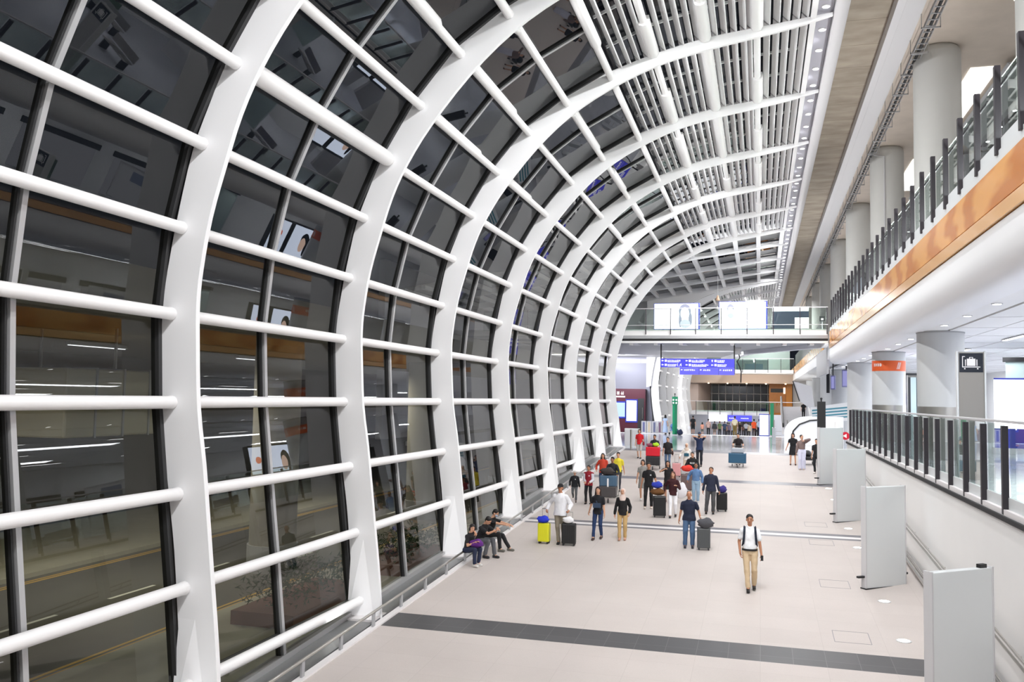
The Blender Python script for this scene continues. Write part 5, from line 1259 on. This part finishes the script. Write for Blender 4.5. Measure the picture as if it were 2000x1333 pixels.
# ---- hoodie man
person('man in white hoodie and black cap pushing two suitcases', -5.87, 26.59, 1.80, 2, ('hoodie', '#e4e4e8'), ('trousers', '#857c6c'), '#1a1a1a', ('cap', '#1a1a1c'), SK[1], feet=((-.02, -.1, 0), (.09, .16, .04)),
       hands=((-.38, -.08, .99), (.28, -.12, 1.0)), curl=(1.1, 1.1), look=(-8, -2))
suitcase('bright yellow suitcase on the left of the man in white hoodie', -6.33, 26.45, .36, .24, .56, '#e3e02c', .42, -4)
soft_bag('blue plastic bag on the bright yellow suitcase', -6.36, 26.42, rz(26.4) + .62, .19, .14, .11, '#2136c4', 'plastic_bag', 5)
suitcase('black suitcase on the right of the man in white hoodie', -5.55, 26.4, .42, .27, .6, '#1d1d1f', .32, 4)
soft_bag('crumpled white bag on the black suitcase beside the man in white hoodie', -5.57, 26.36, rz(26.4) + .66, .17, .13, .10, '#e8e8ea', 'plastic_bag', 8)
# ---- two women walking
person('laughing woman with long hair, black top, blue jeans and a denim crossbody bag', -4.87, 27.5, 1.62, -4, ('tee', '#15151b'), ('jeans', '#20365e'), '#3a1f1c', ('long', '#2a1613'), SK[0], feet=((-.11, -.16, 0), (.10, .12, .03)),
       hands=((-.36, .16, .84), (.24, -.02, .78)), look=(8, 6), fem=True, extras=(('crossbody', '#33435a'),))
person('woman in cream headscarf, black sweater and tan trousers', -4.12, 27.64, 1.58, 3, ('long', '#121114'), ('trousers', '#c0a06c'), '#c99a80', ('hijab', '#d8c3bb'), SK[0], feet=((-.09, -.1, 0), (.09, .0, 0)),
       hands=((-.27, .0, .86), (.24, -.08, .92)), look=(-5, 4), fem=True)
# ---- seated three on the rail
person('woman in black t-shirt with purple bag sitting on the low rail', -7.72, 23.3, 1.55, 62, ('tee', '#19181c'), ('trousers', '#242c46'), '#e6e2de', ('bob', '#191413'), SK[2], seated=.46, lean=.25,
       feet=((-.1, -.42, 0), (.12, -.36, 0)), hands=((-.05, -.36, .72), (.06, -.25, 1.0)), look=(-20, 0), fem=True)
soft_bag('purple bag on the lap of the woman sitting on the low rail', -7.46, 23.24, rz(23.3) + .47, .2, .17, .12, '#5b1f78', 'purple_bag', 2)
person('man in black t-shirt and grey trousers sitting on the low rail looking at his phone', -7.72, 24.3, 1.68, 70, ('tee', '#17171a'), ('trousers', '#5a5b5f'), '#26262a', ('short', '#15110f'), SK[2], seated=.46, lean=.42,
       feet=((-.1, -.30, 0), (.12, -.50, 0)), hands=((.0, -.62, .82), (.1, -.58, .86)), curl=(.9, .9), look=(0, -16))
person('masked person in black sitting on the low rail with outstretched arms', -7.72, 25.2, 1.68, 78, ('tee', '#141416'), ('trousers', '#1a1a1d'), '#6a675f', ('short', '#15110f'), SK[0], seated=.46, lean=.30,
       feet=((-.12, -.48, 0), (.14, -.66, 0)), hands=((-.1, -.75, .80), (.12, -.72, .78)), look=(0, -8), extras=(('mask',),))
# ---- boys and cart family
person('child in pale hat and black varsity jacket running along the window side', -6.93, 33.92, 1.20, 8, ('jacket', '#15161c'), ('trousers', '#57595c'), '#1c1c1e', ('hat', '#cfc7c0'), SK[0], feet=((-.09, .22, .22), (.09, -.12, 0)),
       hands=((-.26, -.02, .92), (.28, .06, .84)), extras=(('motif', '#d8d8da', .04),))
person('boy in dark red varsity jacket with white sleeves and black trousers', -6.33, 33.63, 1.47, -6, ('jacket', '#8a1526'), ('trousers', '#16161a'), '#1a1a1c', ('short', '#15110f'), SK[1], feet=((-.1, -.05, 0), (.1, .08, 0)),
       hands=((-.10, -.22, 1.02), (.13, -.24, 1.0)), extras=(('sleeves', '#c9c9d2'), ('motif', '#e4e2e6', .06)))
person('woman in orange red jacket and blue jeans walking behind the loaded luggage cart', -6.35, 36.9, 1.56, 6, ('jacket', '#c2402a'), ('jeans', '#2c3d5e'), '#222222', ('long', '#15110f'), SK[2], feet=((-.1, -.1, 0), (.1, .1, 0)), fem=True,
       hands=((-.30, -.05, 1.0), (.26, .05, .85)), extras=(('sidebag', '#e8e0d8', 1),))
person('man in dark grey top pushing the cart stacked with three bags', -5.68, 35.35, 1.62, 0, ('long', '#25262c'), ('trousers', '#1c1c20'), '#1c1c1e', ('short', '#15110f'), SK[1], lean=.12,
       hands=((-.26, -.34, 1.02), (.26, -.34, 1.02)), curl=(1.2, 1.2))
person('person in yellow top half hidden behind the man pushing the stacked cart', -5.72, 37.0, 1.62, 0, ('tee', '#e0cf3a'), ('trousers', '#3c3c44'), '#222222', ('short', '#15110f'), SK[2], step=.25, near=False)
cart('luggage cart stacked with a blue suitcase, pushed by the man in dark grey', -5.62, 34.3)
suitcase('dark grey suitcase at the bottom of the stacked luggage cart', -5.62, 34.0, .62, .34, .42, '#4a4647', 0, 0, rz(34) + .24, wheels=False)
suitcase('steel blue suitcase with a white tag on the stacked luggage cart', -5.62, 34.02, .66, .34, .40, '#48647c', 0, 0, rz(34) + .66, wheels=False)
t = thing('luggage_tag', 'white luggage tag hanging on the steel blue suitcase', 'tag', (-5.62, 33.83, rz(34) + .84)); b = MB(); b.box(-.03, .03, -.006, .004, -.2, .12); b.build('card', M_white, t)
soft_bag('dark brown duffel bag on top of the steel blue suitcase', -5.68, 34.05, rz(34) + 1.06, .28, .18, .15, '#3c3634', 'duffel_bag', 4)
# ---- middle group
person('woman in grey dress and white trainers walking in the middle group', -4.42, 34.9, 1.60, 5, ('dress', '#8a8884'), ('none', ''), '#f0eeee', ('bob', '#1a1312'), SK[2], step=.25, fem=True, look=(-10, 0))
person('man in black t-shirt and black trousers walking beside the black suitcase with a brown bag', -4.0, 33.31, 1.70, 3, ('tee', '#131316'), ('trousers', '#18181b'), '#d9cfc4', ('short', '#15110f'), SK[1], feet=((-.13, -.04, 0), (.11, .02, 0)),
       hands=((-.29, .02, .84), (.33, -.12, .88)), curl=(.5, 1.1), extras=(('motif', '#d8d8dc', .08),))
suitcase('black suitcase standing in the middle group under a brown bag', -3.42, 31.7, .44, .28, .68, '#17181a', .3, 5)
soft_bag('brown bag on the black suitcase of the middle group', -3.5, 31.75, rz(31.7) + .76, .26, .16, .12, '#6a4520', 'brown_bag', 6)
soft_bag('blue rucksack on top of the brown bag in the middle group', -3.52, 31.78, rz(31.7) + 1.0, .2, .14, .12, '#2a3caa', 'rucksack', 7)
person('long haired woman in black taking a selfie in the middle group', -3.45, 34.85, 1.60, 5, ('dress', '#1a181b'), ('none', ''), '#6b3f2c', ('long', '#1a100e'), SK[2], step=.15, fem=True, hands=((-.13, -.34, 1.42), (.26, .02, .85)), curl=(1.0, .4))
person('woman in dark red patterned top and white trousers walking with raised hand', -2.97, 31.83, 1.60, 4, ('long', '#3a1219'), ('trousers', '#efeef2'), '#23242c', ('long', '#54281b'), SK[0], feet=((-.10, -.16, 0), (.10, .12, .03)), fem=True,
       hands=((-.34, .05, .95), (.14, -.22, 1.22)), look=(-12, 5))
person('woman in blue denim shirt and pale jeans carrying a white shopping bag', -2.4, 35.16, 1.52, 0, ('shirt', '#5b7ba6'), ('loose', '#8fa9bf'), '#d8d8da', ('tied', '#18110f'), SK[3], hands=((-.36, -.1, .98), (.28, .0, .88)), fem=True, build=1.12, extras=(('sleeves', '#5b7ba6'),))
soft_bag('white shopping bag carried by the woman in denim', -2.95, 34.75, rz(34.8) + .18, .26, .12, .30, '#e2e0e4', 'shopping_bag', 9)
soft_bag('bright red orange bag beside the woman in denim', -2.85, 36.6, rz(36.6) + .98, .24, .14, .13, '#d8382a', 'red_bag', 11)
person('man in black hoodie with white chest lettering behind the woman in denim', -2.75, 38.1, 1.60, 0, ('hoodie', '#141416'), ('trousers', '#222226'), '#222222', ('short', '#15110f'), SK[2], hands=((-.28, -.25, 1.0), (.28, -.2, .95)), extras=(('letters', 'SCO'),))
cart('luggage cart in front of the man in the black lettered hoodie', -2.85, 36.9, 4)
suitcase('grey suitcase on the cart in front of the man in the black lettered hoodie', -2.85, 36.7, .5, .34, .62, '#6d5a58', 0, 4, rz(36.7) + .24, wheels=False)
person('man in navy sweater and grey trousers looking up', -1.72, 32.9, 1.68, 3, ('long', '#23283c'), ('loose', '#4a4a4c'), '#17171a', ('short', '#15110f'), SK[1], feet=((-.17, -.03, 0), (.09, -.02, 0)), hands=((-.29, .04, .82), (.31, .04, .84)), look=(-12, 24), build=1.05)
suitcase('black trolley bag with a purple bag on it beside the man looking up', -1.36, 33.5, .38, .26, .62, '#141417', .2, 8)
soft_bag('purple and white rucksack on the black trolley bag', -1.34, 33.45, rz(33.5) + .68, .17, .13, .13, '#38307c', 'rucksack', 12)
# ---- rear group
person('person in red t-shirt and grey shorts on the left of the upper ramp', -6.34, 48.47, 1.58, -5, ('tee', '#c81622'), ('shorts', '#b6b1ae'), '#1d1d20', ('bob', '#3a1715'), SK[0], feet=((-.1, .12, .02), (.1, -.12, 0)), extras=(('sidebag', '#8c2230', 1),))
person('man in dark t-shirt pushing the cart with a bright red suitcase', -5.16, 45.4, 1.60, 0, ('tee', '#20242c'), ('trousers', '#26282e'), '#222222', ('short', '#15110f'), SK[1], lean=.08, hands=((-.26, -.34, 1.0), (.26, -.34, 1.0)), curl=(1.2, 1.2))
cart('luggage cart carrying a bright red suitcase', -5.08, 44.2)
suitcase('black suitcase under the bright red one', -5.08, 43.95, .68, .34, .44, '#26262a', 0, 0, rz(44) + .24, wheels=False)
suitcase('bright red suitcase on top of a luggage cart', -5.08, 43.95, .68, .34, .44, '#d3182f', 0, 0, rz(44) + .69, wheels=False)
soft_bag('lime green bag on the bright red suitcase', -4.95, 44.0, rz(44) + 1.13, .16, .12, .11, '#a9d82e', 'green_bag', 13)
soft_bag('dark pink bag on the bright red suitcase', -5.25, 44.0, rz(44) + 1.13, .16, .12, .09, '#8a4a60', 'pink_bag', 14)
person('woman in black t-shirt and jeans with a brown shoulder bag', -4.4, 44.34, 1.60, 0, ('tee', '#17171a'), ('jeans', '#536a86'), '#222222', ('tied', '#1a1312'), SK[2], step=.2, fem=True, build=1.1, extras=(('sidebag', '#3a231e', 1),))
person('woman in cream headscarf and white top with a teal bag', -3.33, 42.43, 1.52, 0, ('long', '#e6e0da'), ('trousers', '#cbb9a4'), '#9a8a7a', ('hijab', '#d2bfae'), SK[0], fem=True, hands=((-.36, -.12, 1.02), (.24, -.05, .9)), extras=(('crossbody', '#1f5266'),))
suitcase('pink suitcase beside the woman in cream headscarf', -3.75, 41.9, .38, .26, .58, '#d99a9a', .4, 0)
person('man in navy t-shirt and cap raising a camera to his face', -2.97, 45.96, 1.74, 0, ('tee', '#1d2c50'), ('trousers', '#191c26'), '#222222', ('cap', '#22304e'), SK[2], hands=((-.08, -.26, 1.50), (.08, -.26, 1.50)), curl=(1, 1))
t = thing('camera', 'small black camera held by the man in navy t-shirt and cap', 'camera', (-2.97, 45.96 - .36, rz(45.9) + 1.48)); b = MB(); b.box(-.06, .06, -.02, .02, 0, .08); b.build('body', M_black, t, bevel=.006); b = MB(); b.tube([(0, -.02, .04), (0, -.06, .04)], .028, 12); b.build('lens', M_black, t)
person('man in black t-shirt pushing a cart with a large blue suitcase on the right', -1.10, 47.3, 1.62, 0, ('tee', '#1a1416'), ('trousers', '#222228'), '#222222', ('short', '#15110f'), SK[0], lean=.14, hands=((-.26, -.36, 1.0), (.26, -.36, 1.0)), curl=(1.2, 1.2))
cart('luggage cart carrying a large blue suitcase on its own', -1.11, 46.3)
suitcase('large petrol blue suitcase lying across the right luggage cart', -1.11, 46.05, .86, .36, .5, '#21506e', 0, 0, rz(46) + .24, wheels=False)
suitcase('light grey bag on top of the petrol blue suitcase', -1.11, 46.1, .6, .3, .24, '#a3a9b2', 0, 0, rz(46) + .75, wheels=False)
person('woman in short black dress walking beside the woman in wide trousers', 1.62, 47.99, 1.64, -4, ('dress', '#0f0e11'), ('none', ''), '#5a3a2e', ('bob', '#1c100e'), SK[2], fem=True, build=1.08, feet=((-.13, -.02, 0), (.13, .02, 0)), hands=((-.36, .0, .86), (.27, .02, .85)))
person('woman in brown cropped jacket and wide pale trousers raising her hand to her face', 1.98, 46.27, 1.72, 0, ('crop', '#7c6a66'), ('wide', '#d3d4e6'), '#c9b5a5', ('tied', '#1c1311'), SK[0], fem=True, hands=((-.27, -.02, .85), (.12, -.2, 1.48)), curl=(.4, 1), look=(25, 8), extras=(('sleeves', '#7c6a66'),))
person('person in black half hidden behind the farthest grey panel', 2.60, 45.0, 1.66, -20, ('tee', '#141418'), ('trousers', '#17181f'), '#e8e4e0', ('short', '#15110f'), SK[2], near=False)
t = thing('pushchair', 'low black and silver pushchair behind the woman in wide trousers', 'pushchair', (2.35, 48.3, rz(48.3)))
b = MB(); b.box(-.25, .25, -.3, .3, .25, .42); b.ell((0, .15, .55), .2, .22, .2); b.build('seat', M_black, t, bevel=.02)
b = MB(); b.tube([(-.25, -.4, .1), (-.25, .3, .4), (-.25, .55, .95), (.25, .55, .95), (.25, .3, .4), (.25, -.4, .1)], .015, 6); b.build('frame', M_ss, t)
for x, y in ((-.25, -.4), (.25, -.4), (-.25, .35), (.25, .35)): b = MB(); b.tube([(x - .02, y, .09), (x + .02, y, .09)], .09, 12); b.build('wheel', M_black, t)
# ---- far queue
Q = [('woman in long pale blue dress beside a pushchair at the top of the ramp', -7.75, 75.9, 1.66, 150, ('dress', '#a9bcd8'), ('skirt', '#a9bcd8'), 'long', True),
     ('man in black t-shirt and shorts walking away carrying a white bag', -5.6, 78.0, 1.60, 180, ('tee', '#17171b'), ('shorts', '#1b1b1f'), 'short', False),
     ('girl in peach top walking away at the left end of the far crowd', -5.06, 82.0, 1.18, 180, ('tee', '#e8a58c'), ('shorts', '#6a6a66'), 'long', True),
     ('woman in pale pink top walking away in the far crowd', -4.74, 86.0, 1.62, 180, ('tee', '#d8b8b0'), ('trousers', '#1c1c22'), 'tied', True),
     ('person in dark grey jacket walking away in the far crowd', -4.29, 88.5, 1.5, 180, ('jacket', '#3f4247'), ('shorts', '#8a7a70'), 'short', False),
     ('person in green top with a red cap in the far crowd', -3.78, 88.0, 1.5, 180, ('tee', '#667a52'), ('trousers', '#22252c'), 'cap', False),
     ('person in slate blue top in the far crowd', -3.43, 91.0, 1.6, 180, ('tee', '#33445e'), ('trousers', '#2a2c34'), 'short', False),
     ('person in mauve top in the far crowd', -3.06, 92.5, 1.5, 180, ('tee', '#6b6076'), ('trousers', '#23232c'), 'short', False),
     ('tall person in cream shirt and olive trousers in the far crowd', -2.26, 84.0, 1.85, 180, ('shirt', '#e4dcc0'), ('loose', '#7c6a3a'), 'short', False),
     ('person in black with a pale hat in the far crowd', -1.83, 84.8, 1.35, 180, ('tee', '#2a2320'), ('trousers', '#1f1c1c'), 'hat', False),
     ('person in dark maroon top in the far crowd', -1.60, 91.0, 1.6, 180, ('tee', '#3a2a32'), ('trousers', '#1c1c20'), 'long', True),
     ('person in pale grey shirt with a small rucksack in the far crowd', -1.29, 86.0, 1.45, 180, ('shirt', '#b4bac2'), ('trousers', '#2c2e36'), 'short', False),
     ('person in bright orange t-shirt in the far crowd', -.56, 84.6, 1.65, 180, ('tee', '#e8582a'), ('trousers', '#2b1d1f'), 'short', False),
     ('person in pale blue shirt and black trousers by the lit board', -.10, 83.5, 1.62, 180, ('shirt', '#a9bccb'), ('trousers', '#14141a'), 'short', False),
     ('person in dark olive top deep in the far crowd', -3.3, 95.0, 1.6, 180, ('tee', '#3e4232'), ('trousers', '#20222a'), 'short', False),
     ('person in light blue top deep in the far crowd', -2.75, 94.0, 1.55, 180, ('tee', '#8aa0b8'), ('trousers', '#22242c'), 'bob', True),
     ('person in beige jacket deep in the far crowd', -1.15, 95.5, 1.6, 180, ('jacket', '#b0a48f'), ('trousers', '#2c2a2a'), 'short', False),
     ('person in navy top deep in the far crowd near the lit board', -.35, 93.0, 1.65, 180, ('tee', '#1f2a44'), ('trousers', '#1c1c22'), 'short', False),
     ('passenger in black standing on the escalator', 3.95, 88.5, 1.62, 180, ('tee', '#151519'), ('trousers', '#151519'), 'short', False)]
for i, (lb, x, y, h, f, tp, bt, hr, fm) in enumerate(Q):
    hc = {'cap': '#8a2020', 'hat': '#d8cfc4'}.get(hr, '#1a1412')
    person(lb, x, y, h, f, tp, bt, '#2a2a2c', (hr, hc), SK[i % 4], step=.2 * (-1) ** i, near=False, fem=fm, z=(1.35 if i == 18 else None), bare=True)
soft_bag('white carrier bag in the hand of the man in black shorts', -5.92, 77.9, .35, .12, .08, .2, '#e8e8ea', 'carrier_bag', 21)
t = thing('pushchair', 'blue pushchair beside the woman in the long pale blue dress', 'pushchair', (-7.0, 75.6, 0), math.radians(40))
b = MB(); b.box(-.22, .22, -.3, .3, .3, .5); b.ell((0, .15, .7), .22, .25, .25); b.build('seat', cloth('#5c7aa8'), t, bevel=.02)
b = MB(); b.tube([(-.22, -.4, .1), (-.22, .3, .5), (-.22, .6, 1.0), (.22, .6, 1.0), (.22, .3, .5), (.22, -.4, .1)], .018, 6); b.build('frame', M_ss, t)
for x, y in ((-.22, -.4), (.22, -.4), (-.22, .35), (.22, .35)): b = MB(); b.tube([(x - .02, y, .1), (x + .02, y, .1)], .1, 12); b.build('wheel', M_black, t)
soft_bag('round navy bag on the floor beside the green signpost column', -6.45, 75.0, 0, .25, .2, .24, '#26304a', 'travel_bag', 22)

# bake the voxel bodies into plain meshes
dg = bpy.context.evaluated_depsgraph_get()
_new = [(o, bpy.data.meshes.new_from_object(o.evaluated_get(dg), depsgraph=dg)) for o in _bake]
for o, me in _new:
    o.modifiers.clear(); o.data = me
    for p in me.polygons: p.use_smooth = True
